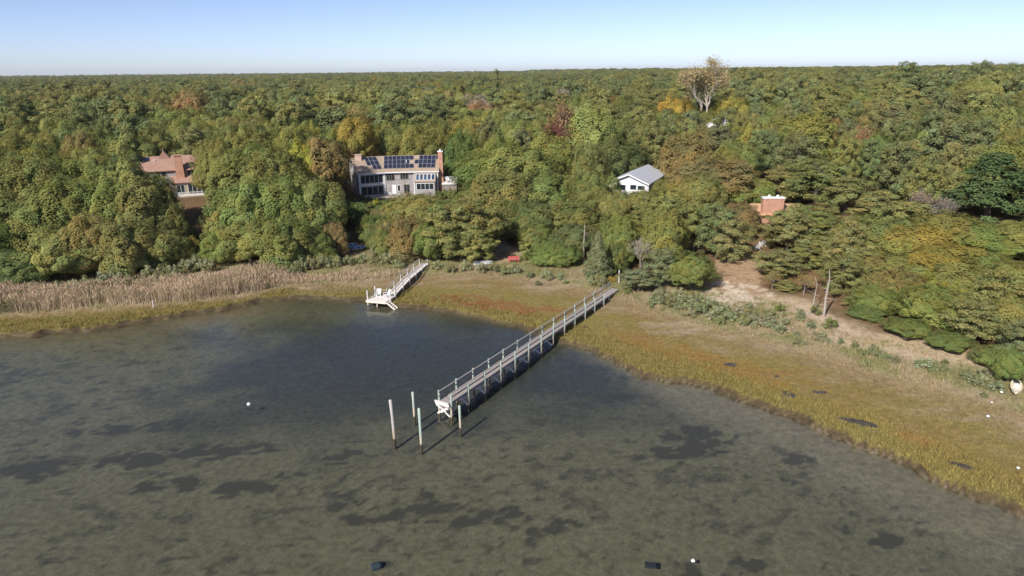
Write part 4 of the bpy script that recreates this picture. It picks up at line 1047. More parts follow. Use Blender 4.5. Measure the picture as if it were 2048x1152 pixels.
def slab(poly, th, name, mat, parent, up=None):
    a, b, c = [Vector(p) for p in poly[:3]]; n = (b - a).cross(c - a).normalized()
    if n.z < 0: n = -n
    return MB().prism([Vector(p) - n * th for p in poly], n * th).build(name, mat, parent)

def chair(x, y, z, rz, label, mat=None, name='armchair', s=1.0):
    """slatted garden armchair with a sloping seat and fan back"""
    mat = mat or M_WHITE
    e = empty(name, (x, y, z), rz); e.scale = (s, s, s)
    m = MB()
    for i in range(5): m.bar((-0.27, -0.28 + i * 0.13, 0.38 - i * 0.035), (0.27, -0.28 + i * 0.13, 0.38 - i * 0.035), 0.11, 0.025)
    m.build('seat', mat, e)
    m = MB()
    for i in range(5):
        q = (i - 2) * 0.115; m.bar((q, 0.24, 0.25), (q * 1.35, 0.62, 1.02 - abs(i - 2) * 0.05), 0.10, 0.025)
    m.bar((-0.3, 0.40, 0.58), (0.3, 0.40, 0.58), 0.04, 0.06)
    m.build('backrest', mat, e)
    for sx in (-1, 1):
        MB().box((sx * 0.34, 0.02, 0.57), (0.13, 0.75, 0.028)).build('armrest', mat, e)
        MB().bar((sx * 0.31, -0.28, 0), (sx * 0.31, -0.28, 0.556), 0.09, 0.03).build('leg', mat, e)
        MB().bar((sx * 0.29, -0.30, 0.34), (sx * 0.29, 0.66, 0.02), 0.03, 0.12).build('leg', mat, e)
    return tag(e, label, 'chair')

# ------------------------------------------------------------------ the house with solar panels
HZ = 5.9
hA = empty('solar_house', (-28.73, 160.0, HZ))
tag(hA, 'grey shingled house in three angled wings with rows of solar panels on its tan roof', 'house')
a1, a2, a3 = math.radians(26), math.radians(7.4), math.radians(1.5)
C1 = V2(0, 0); C0 = C1 - V2(math.cos(a1), math.sin(a1)) * 6.1; C2 = C1 + V2(math.cos(a2), math.sin(a2)) * 6.9; C3 = C2 + V2(math.cos(a3), math.sin(a3)) * 5.1
line = [C0, C1, C2, C3]
EH, RUN, RISE = 5.15, 5.6, 2.75
EAV = offset_line(line, -0.45); RDG = offset_line(line, RUN); BCK = offset_line(line, RUN * 2)
ze = EH - 0.45 * RISE / RUN
wings = [Face((*line[i].xy, 0), (line[i + 1] - line[i]).xy) for i in range(3)]
for i in range(3):
    a, b = line[i], line[i + 1]; q = offset_line(line, 0.25)
    MB().prism([(a.x, a.y, -1.6), (b.x, b.y, -1.6), (q[i + 1].x, q[i + 1].y, -1.6), (q[i].x, q[i].y, -1.6)], (0, 0, EH + 1.6)).build('wall', M_SHING, hA)
    back = offset_line(line, RUN * 2 - 0.25)
    MB().prism([(back[i].x, back[i].y, -1.6), (back[i + 1].x, back[i + 1].y, -1.6), (BCK[i + 1].x, BCK[i + 1].y, -1.6), (BCK[i].x, BCK[i].y, -1.6)], (0, 0, EH + 1.6)).build('wall', M_SHING, hA)
ov = [(line[1] - line[0]).normalized() * 0.35, (line[3] - line[2]).normalized() * 0.35]
for L_ in (EAV, RDG): L_[0] = L_[0] - ov[0]; L_[3] = L_[3] + ov[1]
ROOFS = []
for i in range(3):
    e0, e1, r0_, r1_ = EAV[i], EAV[i + 1], RDG[i], RDG[i + 1]
    rf = slab([(e0.x, e0.y, ze + 0.2), (e1.x, e1.y, ze + 0.2), (r1_.x, r1_.y, EH + RISE + 0.2), (r0_.x, r0_.y, EH + RISE + 0.2)], 0.18, 'roof', M_TANROOF, hA)
    ROOFS.append(rf)
    slab([(r0_.x, r0_.y, EH + RISE + 0.2), (r1_.x, r1_.y, EH + RISE + 0.2), (BCK[i + 1].x, BCK[i + 1].y, EH + 0.2), (BCK[i].x, BCK[i].y, EH + 0.2)], 0.18, 'roof', M_TANROOF, hA)
    t = (e1 - e0).normalized(); nn = Vector((t.y, -t.x, 0))
    MB().bar(tuple(e0 + nn * 0.03 + Vector((0, 0, ze + 0.06))), tuple(e1 + nn * 0.03 + Vector((0, 0, ze + 0.06))), 0.08, 0.26).build('fascia', M_WHITE, hA)
for k in (0, 3):      # gable ends
    f, r_, b_ = line[k], offset_line(line, RUN)[k], BCK[k]
    tdir = (line[1] - line[0]).normalized() if k == 0 else (line[3] - line[2]).normalized()
    MB().prism([(f.x, f.y, -1.6), (b_.x, b_.y, -1.6), (b_.x, b_.y, EH), (r_.x, r_.y, EH + RISE - 0.02), (f.x, f.y, EH)], tdir * (0.22 if k == 0 else -0.22)).build('gable_wall', M_SHING, hA)
# solar panels: columns from the middle of each wing, rows from the top
def panels(i, u0, cells):
    e0, e1, r0_ = EAV[i], EAV[i + 1], RDG[i]
    t = (e1 - e0).normalized(); inw = Vector((-t.y, t.x, 0))
    run = RUN + 0.45; rise = EH + RISE - ze
    upv = (inw * run + Vector((0, 0, rise))).normalized(); nrm = t.cross(upv).normalized()
    M3 = Matrix((t, upv, nrm)).transposed()
    base = e0 + inw * run + Vector((0, 0, ze + rise + 0.2))
    for (c, r) in cells:
        pos = base + t * (u0 + c * 0.97 + 0.48) - upv * (0.32 + r * 1.72 + 0.84) + nrm * 0.09
        p = MB().box(tuple(pos), (0.945, 1.68, 0.06), m=M3).build('solar_panel', M_PVFRAME, ROOFS[i])
        # laminate seated in its frame
        me = MB().box(tuple(pos + nrm * 0.008), (0.885, 1.62, 0.06), m=M3)
        n0 = len(p.data.vertices)
        bmq = bpy.data.meshes.new('solar_panel')
        allv = [v.co[:] for v in p.data.vertices] + me.v
        allf = [tuple(q.vertices) for q in p.data.polygons] + [tuple(j + n0 for j in f) for f in me.f]
        bmq.from_pydata(allv, [], allf); bmq.materials.append(M_PVFRAME); bmq.materials.append(M_PV)
        for q in bmq.polygons: q.material_index = 1 if q.index >= 6 else 0
        bmq.update(); p.data = bmq
panels(0, 3.15, [(0, 0), (1, 0), (2, 0), (0, 1), (1, 1), (2, 1), (1, 2), (2, 2)])
panels(1, -0.25, [(c, 0) for c in range(7)] + [(c, 1) for c in range(6)] + [(c, 2) for c in range(7)])
panels(2, 0.6, [(c, 0) for c in range(5)] + [(c, 1) for c in range(-1, 4)] + [(c, 2) for c in range(0, 4)])
MB().tube([(4.6, 3.3, EH + 1.2), (4.6, 3.3, EH + 2.3)], [0.09, 0.09], 8).build('vent_pipe', M_WHITE, ROOFS[1])
# left wing: two glazed storeys between white corner boards
Lw = wings[0]
for u in (0.0, 5.75): Lw.box(u, u + 0.35, -0.6, EH - 0.25, 0.0, 0.16).build('corner_board', M_WHITE, hA)
Lw.window(hA, 0.5, 5.6, 2.85, 4.6, 5, M_WHITE)
Lw.window(hA, 0.5, 5.6, 0.15, 2.05, 4, M_CREAM)
Lw.box(0.4, 5.7, 2.3, 2.65, 0.0, 0.22).build('belt_course', M_WHITE, hA)
# middle wing
Cw = wings[1]
Cw.window(hA, 0.35, 2.1, 3.2, 4.7, 3, M_TRIM)
Cw.window(hA, 3.5, 5.2, 3.4, 4.7, 3, M_TRIM)
Cw.window(hA, 4.2, 5.4, 0.15, 2.1, 2, M_TRIM)
dr = Cw.box(1.5, 2.4, 0.0, 2.15, 0.0, 0.08).build('door', M_WHITE, hA)
MB().box(tuple(Cw.at(2.27, 1.05, 0.11)), (0.05, 0.06, 0.12), Cw.rz).build('handle', M_TRIM, dr)
Cw.window(hA, 2.75, 3.3, 0.7, 2.0, 1, M_WHITE)
# right wing: lean-to with skylights
Rw = wings[2]
P_ = lambda u, z, o: tuple(Rw.at(u, z, o))
lt = slab([P_(-0.1, 5.0, 0.02), P_(4.7, 5.0, 0.02), P_(4.7, 2.95, 2.1), P_(-0.1, 2.95, 2.1)], 0.14, 'lean_to_roof', M_TANROOF, hA)
sl_up = (Rw.at(0, 5.0, 0) - Rw.at(0, 2.95, 2.08)).normalized(); sl_n = Rw.d.cross(sl_up).normalized()
if sl_n.z < 0: sl_n = -sl_n
Msl = Matrix((Rw.d, sl_up, sl_n)).transposed()
for k in range(5):
    cpt = Rw.at(0.6 + k * 0.88, 3.85, 1.17) + sl_n * 0.06
    fo = MB().box(tuple(cpt), (0.76, 1.75, 0.10), m=Msl).build('skylight', M_WHITE, lt)
    MB().box(tuple(cpt + sl_n * 0.03), (0.62, 1.58, 0.08), m=Msl).build('pane', M_BLUEGLASS, lt)
Rw.box(0.05, 4.55, -1.5, 2.75, 1.78, 1.98).build('lean_to_wall', M_SHING, hA)
Lf = Face(Rw.at(0, 0, 1.98), Rw.d.xy)
Lf.window(hA, 0.4, 4.2, 1.2, 2.55, 4, M_WHITE)
for u in (0.05, 4.4):
    MB().prism([P_(u, -1.5, 0.03), P_(u, -1.5, 1.77), P_(u, 2.75, 1.77), P_(u, 4.75, 0.03)], Rw.d * 0.15).build('side_wall', M_SHING, hA)
MB().bar(P_(-0.16, 5.02, 0.0), P_(-0.16, 2.95, 2.15), 0.10, 0.30).build('barge_board', M_WHITE, hA)
Rw.box(-0.22, -0.02, -1.4, 2.9, 1.9, 2.12).build('corner_board', M_WHITE, hA)
Rw.box(4.85, 5.2, -1.4, EH - 0.25, 0.0, 0.2).build('corner_board', M_WHITE, hA)
ch = MB().box((C3.x + 0.62, C3.y + 1.4, 3.9), (1.05, 0.95, 10.8)).build('chimney', M_BRICK, hA)
MB().box((C3.x + 0.62, C3.y + 1.4, 9.38), (1.25, 1.15, 0.16)).build('chimney_cap', M_WHITE, ch)
MB().tube([(C3.x + 0.62, C3.y + 1.4, 9.4), (C3.x + 0.62, C3.y + 1.4, 9.9)], [0.2, 0.17], 10).build('flue', M_WHITE, ch)
ch = MB().box((C0.x - 0.75, C0.y + 5.2, 3.6), (1.5, 1.1, 10.2)).build('chimney', M_PALEBRICK, hA)
MB().box((C0.x - 0.75, C0.y + 5.2, 8.78), (1.7, 1.3, 0.16)).build('chimney_cap', M_PALEBRICK, ch)
# side deck on the right
dk = MB()
for k in range(24): dk.box((C3.x + 2.6, C3.y - 0.6 + k * 0.15, 2.38), (3.3, 0.135, 0.05))
do = dk.build('side_deck', M_PALEDECK, hA, kind='stuff')
MB().box((C3.x + 2.6, C3.y - 0.64, 2.2), (3.4, 0.06, 0.28)).build('deck_fascia', M_WHITE, hA)
for x in (1.0, 2.6, 4.2): MB().box((C3.x + x, C3.y - 0.5, 0.2), (0.14, 0.14, 3.9)).build('deck_post', M_TRIM, hA)
for k in range(9): MB().box((C3.x + 2.6, C3.y - 0.42, 0.1 + k * 0.22), (3.1, 0.03, 0.17)).build('skirt_board', M_DECK, hA)
rl = MB()
for x in np.arange(0.95, 4.3, 0.17): rl.box((C3.x + x, C3.y + 2.95, 2.9), (0.04, 0.04, 0.95))
rl.box((C3.x + 2.6, C3.y + 2.95, 3.4), (3.4, 0.09, 0.05)); rl.box((C3.x + 4.22, C3.y + 1.15, 3.4), (0.09, 3.6, 0.05))
for y in np.arange(-0.6, 2.9, 0.17): rl.box((C3.x + 4.22, C3.y + y, 2.9), (0.04, 0.04, 0.95))
rl.build('deck_railing', M_WHITE, hA)
# patio and chairs
MB().box((-27.0, 157.9, 5.72), (9.5, 2.3, 0.3), 0.12).build('patio', M_STONE)['kind'] = 'structure'
chair(-27.2, 158.0, 5.87, 2.9, 'white slatted armchair beside the white door of the house with solar panels')
chair(-25.2, 158.3, 5.87, 3.5, 'white slatted armchair under the lean-to window of the house with solar panels')
chair(C3.x - 28.73 + 2.3, 161.2, HZ + 2.41, 0.4, 'white armchair on the side deck of the house with solar panels', None, 'armchair', 1.25)

# ------------------------------------------------------------------ the red roofed house
hB = empty('red_roof_house', (-79.0, 161.5, 5.9), math.radians(23.0))
tag(hB, 'shingled house with red roof, wide brick chimney and a raised front deck', 'house')
FB = Face((-6.9, 0, 0), (1, 0))
MB().box((-0.1, 5.25, 2.15), (13.6, 10.5, 7.3)).build('wall', M_SHING, hB)
for k in (-1, 1):
    MB().prism([(6.7 * k - 0.1, 0.05, 5.8), (6.7 * k - 0.1, 10.45, 5.8), (6.7 * k - 0.1, 5.25, 8.25)], (-0.2 * k, 0, 0)).build('gable_wall', M_SHING, hB)
rfB = slab([(-7.2, -0.5, 5.7), (7.0, -0.5, 5.7), (7.0, 5.25, 8.5), (-7.2, 5.25, 8.5)], 0.2, 'roof', M_REDROOF, hB)
slab([(-7.2, 5.25, 8.5), (7.0, 5.25, 8.5), (7.0, 11.0, 5.7), (-7.2, 11.0, 5.7)], 0.2, 'roof', M_REDROOF, hB)
upv = Vector((0, 5.75, 2.8)).normalized(); nB = Vector((1, 0, 0)).cross(upv)
for c in range(3):
    pos = Vector((-6.1 + c * 1.08, 5.25, 8.5)) - upv * 1.25 + nB * 0.05
    MB().box(tuple(pos), (1.05, 1.7, 0.08), m=Matrix((Vector((1, 0, 0)), upv, nB)).transposed()).build('solar_panel', M_PV, rfB)
MB().tube([(-2.4, 3.2, 7.2), (-2.4, 3.2, 8.1)], [0.1, 0.1], 8).build('vent_pipe', M_WHITE, rfB)
# lower front roof and glazed room under it
slab([(0.6, -2.6, 3.05), (7.3, -2.6, 3.05), (7.1, 0.0, 4.35), (0.6, 0.0, 4.35)], 0.18, 'porch_roof', M_REDROOF, hB)
MB().box((3.9, -1.1, 1.4), (6.2, 2.1, 3.0)).build('porch_wall', M_STONE, hB)
FP = Face((0.8, -2.15, 0), (1, 0))
FP.window(hB, 1.0, 2.5, 0.5, 2.5, 2, M_CREAM); FP.window(hB, 3.3, 6.0, 0.3, 2.6, 3, M_CREAM)
FB.window(hB, 4.2, 5.1, 4.5, 5.3, 1, M_TRIM, M_TEAL); FB.window(hB, 5.8, 6.7, 4.5, 5.4, 1, M_TRIM)
FB.window(hB, 11.3, 12.9, 4.5, 5.4, 2, M_TRIM); FB.window(hB, 1.4, 3.0, 4.4, 5.4, 2, M_TRIM)
ch = MB().add([Vector(p) for p in [(1.9, -0.9, 3.5), (3.7, -0.9, 3.5), (3.7, 0.6, 3.5), (1.9, 0.6, 3.5), (2.0, -0.8, 9.0), (3.5, -0.8, 9.0), (3.5, 0.5, 9.0), (2.0, 0.5, 9.0)]],
              [(3, 2, 1, 0), (4, 5, 6, 7), (0, 1, 5, 4), (1, 2, 6, 5), (2, 3, 7, 6), (3, 0, 4, 7)]).build('chimney', M_BRICK, hB)
MB().box((2.75, -0.15, 9.06), (1.8, 1.6, 0.2)).build('chimney_cap', M_BRICK, ch)
# roof turret
MB().prism([(-1.6, 4.2, 8.0), (1.0, 4.2, 8.0), (-0.3, 4.2, 9.75)], (0, 2.2, 0)).build('dormer', M_REDROOF, hB)
MB().tube([(-0.4, 5.2, 9.6), (-0.4, 5.2, 10.5)], [0.1, 0.02], 6).build('finial', M_TRIM, hB)
# raised deck
dk = MB()
for k in range(22): dk.box((3.6, -5.6 + k * 0.15, 0.35), (7.6, 0.135, 0.05))
dk.build('front_deck', M_PALEDECK, hB, kind='stuff')
for x in (0.2, 2.5, 4.9, 7.2): MB().box((x, -5.4, -1.0), (0.16, 0.16, 2.6)).build('deck_post', M_TRIM, hB)
MB().box((3.6, -5.68, 0.2), (7.7, 0.06, 0.3)).build('deck_fascia', M_TRIM, hB)
rl = MB(); rl.box((3.6, -5.6, 1.3), (7.6, 0.1, 0.06))
for x in np.arange(-0.15, 7.5, 0.22): rl.box((x, -5.6, 0.82), (0.05, 0.05, 0.92))
rl.build('deck_railing', M_WHITE, hB)
chair(-75.9, 158.6, 6.28, 3.4, 'white armchair on the deck of the red roofed house', None, 'armchair', 1.1)

# ------------------------------------------------------------------ small grey roofed house
hC = empty('grey_roof_house', (24.7, 147.0, 6.0), -math.radians(24.5))      # local +y runs along the ridge
tag(hC, 'small white house with a smooth pale grey gable roof among the treetops', 'house')
hw, zr, ze_, LC = 4.5, 5.75, 4.0, 16.5
MB().box((0, LC / 2, 1.2), (hw * 2 - 0.5, LC - 0.6, 5.4)).build('wall', M_WHITE, hC)
MB().prism([(-hw + 0.3, 0.32, 3.89), (hw - 0.3, 0.32, 3.89), (0, 0.32, zr - 0.12)], (0, 0.2, 0)).build('gable_wall', M_WHITE, hC)
MB().prism([(-hw + 0.3, LC - 0.32, 3.89), (hw - 0.3, LC - 0.32, 3.89), (0, LC - 0.32, zr - 0.12)], (0, -0.2, 0)).build('gable_wall', M_WHITE, hC)
for k in (-1, 1):
    slab([(0, -0.3, zr + 0.15), (hw * k, -0.3, ze_), (hw * k, LC + 0.2, ze_), (0, LC + 0.2, zr + 0.15)], 0.18, 'roof', M_GREYROOF, hC)
    MB().bar((0, -0.34, zr + 0.02), (hw * k, -0.34, ze_ - 0.13), 0.06, 0.24).build('barge_board', M_WHITE, hC)
FC = Face((-hw + 0.25, 0.3, 0), (1, 0))
FC.window(hC, 4.6, 5.9, 2.6, 3.6, 1, M_WHITE); FC.window(hC, 6.2, 7.7, 2.6, 3.5, 1, M_WHITE); FC.window(hC, 1.0, 3.6, 2.4, 3.5, 2, M_WHITE); FC.window(hC, 4.6, 7.4, 0.2, 1.9, 3, M_WHITE)

# ------------------------------------------------------------------ brick house behind the clearing
hD = empty('brick_house', (48.4, 124.5, 5.0), math.radians(-4))
tag(hD, 'low brick house with clay coloured roof and a massive brick chimney behind pines', 'house')
MB().box((0, 3.6, 0.9), (7.6, 7.0, 3.4)).build('wall', M_BRICK, hD)
slab([(-4.4, -0.6, 2.5), (4.4, -0.6, 2.5), (4.4, 3.6, 3.9), (-4.4, 3.6, 3.9)], 0.2, 'roof', M_CLAYROOF, hD)
slab([(-4.4, 3.6, 3.9), (4.4, 3.6, 3.9), (4.4, 7.9, 2.5), (-4.4, 7.9, 2.5)], 0.2, 'roof', M_CLAYROOF, hD)
for k in (-1, 1): MB().prism([(3.8 * k, 0.12, 2.6), (3.8 * k, 7.08, 2.6), (3.8 * k, 3.6, 3.7)], (-0.2 * k, 0, 0)).build('gable_wall', M_BRICK, hD)
ch = MB().box((-1.2, 0.6, 3.0), (3.7, 1.2, 4.9)).build('chimney', M_BRICK, hD)
MB().box((-1.2, 0.6, 5.53), (3.95, 1.45, 0.18)).build('chimney_cap', M_WHITE, ch)
for x in (-1.9, -0.4): MB().tube([(x, 0.6, 5.6), (x, 0.6, 6.0)], [0.24, 0.22], 10).build('flue', M_WHITE, ch)
FD = Face((-3.8, 0.1, 0), (1, 0))
for u in (0.2, 5.4): FD.window(hD, u, u + 1.8, 0.6, 2.1, 2, M_CREAM)
chair(41.4, 114.4, zg(41.4, 116.6), 3.0, 'white slatted armchair left of its twin at the top of the sandy clearing', None, 'armchair', 1.15)
chair(42.9, 116.5, zg(42.9, 116.5), 3.3, 'white slatted armchair right of its twin at the top of the sandy clearing', None, 'armchair', 1.15)

def far_house(name, x, y, z, w, d, h, rise, rz, roof, wall, label):
    e = empty(name, (x, y, z), rz); tag(e, label, 'house')
    MB().box((0, d / 2, h / 2 - 1), (w, d, h + 2)).build('wall', wall, e)
    for k in (-1, 1): MB().prism([(w / 2 * k, 0.02, h), (w / 2 * k, d - 0.02, h), (w / 2 * k, d / 2, h + rise - 0.1)], (-0.15 * k, 0, 0)).build('gable_wall', wall, e)
    slab([(-w / 2 - 0.4, -0.4, h), (w / 2 + 0.4, -0.4, h), (w / 2 + 0.4, d / 2, h + rise), (-w / 2 - 0.4, d / 2, h + rise)], 0.15, 'roof', roof, e)
    slab([(-w / 2 - 0.4, d / 2, h + rise), (w / 2 + 0.4, d / 2, h + rise), (w / 2 + 0.4, d + 0.4, h), (-w / 2 - 0.4, d + 0.4, h)], 0.15, 'roof', roof, e)
    f = Face((-w / 2, 0, 0), (1, 0))
    for u in (w * 0.2, w * 0.65): f.window(e, u, u + 1.3, 1.2, 2.6, 2)
    return e
far_house('white_house', 66.5, 222, 10.6, 4.6, 5, 5.0, 2.2, 0.5, M_WHITE, M_WHITE, 'white house glimpsed through leaves below the huge pale limbed tree')
far_house('grey_house', -151, 205, 7.0, 11, 8, 4.2, 2.6, 0.2, M_GREYROOF, M_SHING, 'grey roofed house half hidden by oaks beyond the reed bed')

# ------------------------------------------------------------------ the long walkway
def post(x, y, z0, z1, r, mat, parent=None, name='post', tilt=(0, 0), n=9):
    o = MB().tube([(x, y, z0), (x + tilt[0] * 0.5, y + tilt[1] * 0.5, (z0 + z1) / 2), (x + tilt[0], y + tilt[1], z1)], [r, r * 0.97, r * 0.92], n).build(name, mat, parent)
    return o
rq = random.Random(8)
A_ = Vector((-6.85, 62.95, 0)); B_ = Vector((15.35, 99.85, 0)); D_ = (B_ - A_).normalized(); Nn = Vector((D_.y, -D_.x, 0)); LEN = (B_ - A_).length
walk = empty('long_walkway', (0, 0, 0)); tag(walk, 'long grey timber walkway on green piles crossing water and marsh', 'dock')
WZ, HW = 1.55, 0.62
at_ = lambda s, o, z: tuple(A_ + D_ * s + Nn * o + Vector((0, 0, z)))
ang = math.atan2(D_.y, D_.x)
m = MB(); s = 0.0
while s < LEN:
    m.box(at_(s + 0.07, rq.uniform(-0.012, 0.012), WZ - 0.02 + rq.uniform(-0.006, 0.006)), (0.128, HW * 2, 0.04), ang); s += 0.14
m.build('deck_boards', M_DECK, walk, kind='stuff')
for o in (-HW + 0.06, HW - 0.06): MB().bar(at_(0, o, WZ - 0.17), at_(LEN, o, WZ - 0.17), 0.06, 0.25).build('stringer', M_RAIL, walk)
bents = [0.12 + k * 3.1 for k in range(13)]
for k, s in enumerate(bents):
    for o in (-1, 1):
        p = at_(s, o * (HW + 0.12), 0); g = zg(p[0], p[1])
        zt = WZ + 1.0 + rq.uniform(-0.06, 0.08)
        post(p[0], p[1], g - 0.6, zt, 0.115, M_PILE, walk, 'pile', (rq.uniform(-0.05, 0.05), rq.uniform(-0.05, 0.05)))
    MB().bar(at_(s - 0.16, -HW - 0.3, WZ - 0.42), at_(s - 0.16, HW + 0.3, WZ - 0.42), 0.08, 0.24).build('cap_beam', M_RAIL, walk)
    if s < 26:
        MB().bar(at_(s - 0.15, -HW - 0.05, WZ - 0.5), at_(s - 0.15, HW + 0.05, 0.12), 0.05, 0.16).build('cross_brace', M_PALEDECK, walk)
        MB().bar(at_(s + 0.15, HW + 0.05, WZ - 0.5), at_(s + 0.15, -HW - 0.05, 0.12), 0.05, 0.16).build('cross_brace', M_PALEDECK, walk)
for s in (39.6, 41.6):
    for o in (-1, 1):
        p = at_(s, o * (HW - 0.05), 0); post(p[0], p[1], zg(p[0], p[1]) - 0.4, WZ - 0.06, 0.09, M_PILE, walk, 'pile')
for s in (39.6, 42.6):
    p = at_(s, -(HW + 0.1), 0); post(p[0], p[1], WZ - 0.3, WZ + 1.0, 0.07, M_RAIL, walk, 'rail_post')
for o, s1 in ((-HW - 0.03, 42.8), (HW + 0.03, bents[-1])):
    MB().bar(at_(-0.1, o, WZ + 0.98), at_(s1, o, WZ + 0.98), 0.14, 0.045).build('handrail', M_RAIL, walk)
    MB().bar(at_(-0.1, o, WZ + 0.52), at_(s1, o, WZ + 0.52), 0.045, 0.13).build('mid_rail', M_RAIL, walk)
MB().bar(at_(-0.28, -HW - 0.25, WZ - 0.1), at_(-0.28, HW + 0.2, WZ - 0.1), 0.08, 0.26).build('end_beam', M_PALEDECK, walk)
MB().bar(at_(-0.30, -HW - 0.3, WZ + 0.12), at_(-0.30, HW + 0.1, WZ + 0.12), 0.22, 0.06).build('end_board', M_PALEDECK, walk)
MB().bar(at_(-0.32, -HW - 0.1, WZ - 0.25), at_(-0.32, HW - 0.2, 0.75), 0.06, 0.2).build('cross_brace', M_PALEDECK, walk)
MB().bar(at_(-0.30, HW, WZ - 0.35), at_(-0.30, -HW, 0.35), 0.06, 0.18).build('cross_brace', M_PALEDECK, walk)

# free standing mooring piles
for x, y, h, tl, mt, r, lb in ((-11.12, 58.52, 4.1, (-0.18, -0.1), M_PILEGREY, 0.145, 'tall pale grey mooring pile leaning slightly, thickest of the four'),
                      (-8.49, 57.37, 3.75, (-0.06, 0), M_PILE, 0.13, 'tall green mooring pile standing apart on the shallow side of the pale grey pile'),
                      (-9.85, 62.85, 2.75, (-0.05, 0), M_PILE, 0.12, 'short green mooring pile behind the tall pale grey pile'),
                      (-5.10, 60.41, 2.45, (-0.03, 0), M_PILE, 0.12, 'short green mooring pile beside the end of the long walkway')):
    o = MB().tube([(0, 0, -1.9), (tl[0] * 0.3, tl[1] * 0.3, 0.6), (tl[0] * 0.55, tl[1] * 0.5, h * 0.6), (tl[0], tl[1], h - 0.05), (tl[0], tl[1], h)], [r * 0.95, r, r, r * 1.04, r * 0.7], 12).build('mooring_pile', mt, None, True)
    o.location = (x, y, 0)
    tag(o, lb, 'pile')

# ------------------------------------------------------------------ the short walkway with its platform
plat = empty('short_walkway', (0, 0, 0)); tag(plat, 'short bleached walkway ending in a small square platform with steps', 'dock')
F0 = Vector((-21.35, 97.2, 0)); pd = Vector((3.1, -0.95, 0)).normalized(); pb = Vector((-pd.y, pd.x, 0)); PZ = 1.0
pt = lambda u, v, z: tuple(F0 + pd * u + pb * v + Vector((0, 0, z)))
pang = math.atan2(pd.y, pd.x)
m = MB()
for k in range(22): m.box(pt(1.6, 0.07 + k * 0.14, PZ - 0.02 + rq.uniform(-0.005, 0.005)), (3.2, 0.128, 0.04), pang)
m.build('platform_boards', M_PALEDECK, plat, kind='stuff')
MB().bar(pt(-0.02, -0.04, PZ - 0.16), pt(3.22, -0.04, PZ - 0.16), 0.06, 0.28).build('edge_beam', M_CREAM, plat)
MB().bar(pt(0.04, 0.0, PZ - 0.17), pt(0.04, 3.08, PZ - 0.17), 0.06, 0.25).build('edge_beam', M_CREAM, plat)
MB().bar(pt(3.16, 0.0, PZ - 0.17), pt(3.16, 3.08, PZ - 0.17), 0.06, 0.25).build('edge_beam', M_CREAM, plat)
for u, v, zt in ((0.0, 0.5, 2.35), (0.1, 2.7, 2.3), (3.25, 1.4, 2.2), (3.2, 3.0, 2.0), (1.6, 0.3, 0.95)):
    p = pt(u, v, 0); post(p[0], p[1], zg(p[0], p[1]) - 0.5, zt, 0.11, M_POSTW, plat, 'pile')
for z in (1.75, 1.4):
    MB().bar(pt(0.05, 0.5, z), pt(0.1, 3.0, z), 0.06, 0.1).build('handrail', M_RAIL, plat)
    MB().bar(pt(0.1, 3.0, z), pt(1.75, 3.05, z), 0.06, 0.1).build('handrail', M_RAIL, plat)
# steps down to the water on the right
for o in (0.05, 0.95): MB().bar(pt(3.2, o, PZ - 0.1), pt(4.7, o - 0.35, 0.05), 0.05, 0.2).build('step_stringer', M_CREAM, plat)
for k in range(5):
    q = (k + 0.7) / 5; MB().bar(pt(3.2 + 1.5 * q, 0.05 - 0.35 * q, PZ - 0.06 - 0.95 * q), pt(3.2 + 1.5 * q, 0.95 - 0.35 * q, PZ - 0.06 - 0.95 * q), 0.24, 0.04).build('tread', M_PALEDECK, plat)
# ramp to the land
Wa = Vector(pt(2.45, 3.05, 0)); Wb = Vector((-14.85, 115.2, 0)); wd = (Wb - Wa).normalized(); wn = Vector((wd.y, -wd.x, 0)); wl = (Wb - Wa).length
wz = lambda s: PZ + 0.05 + 0.55 * min(1, s / 7)
wt = lambda s, o, z: tuple(Wa + wd * s + wn * o + Vector((0, 0, wz(s) + z)))
m = MB(); s = 0
wang = math.atan2(wd.y, wd.x)
while s < wl:
    m.box(wt(s + 0.07, 0, -0.02 + rq.uniform(-0.005, 0.005)), (0.128, 1.3, 0.04), wang); s += 0.14
m.build('ramp_boards', M_PALEDECK, plat, kind='stuff')
for o in (-0.6, 0.6):
    MB().bar(wt(0, o, -0.16), wt(7, o, -0.16), 0.06, 0.24).build('stringer', M_PALEDECK, plat)
    MB().bar(wt(7, o, -0.16), wt(wl, o, -0.16), 0.06, 0.24).build('stringer', M_PALEDECK, plat)
for k in range(6):
    s = 0.4 + k * (wl - 1.0) / 5
    for o in (-0.72, 0.72):
        p = wt(s, o, 0); post(p[0], p[1], zg(p[0], p[1]) - 0.5, p[2] + (0.95 if o < 0 else 0.93), 0.075, M_POSTW, plat, 'pile')
for o in (-0.68, 0.68):
    for z in (0.93, 0.5):
        MB().bar(wt(0.2, o, z), wt(7, o, z), 0.1, 0.06).build('handrail', M_RAIL, plat)
        MB().bar(wt(7, o, z), wt(wl - 0.3, o, z), 0.1, 0.06).build('handrail', M_RAIL, plat)
p = pt(0.85, 2.35, PZ + 0.0); chair(p[0], p[1], p[2], pang + 0.35, 'white slatted armchair by the corner posts of the platform', None, 'armchair', 1.0)
p = pt(2.3, 2.1, PZ + 0.0); chair(p[0], p[1], p[2], pang - 0.6, 'white slatted armchair where the platform meets the ramp', None, 'armchair', 1.1)

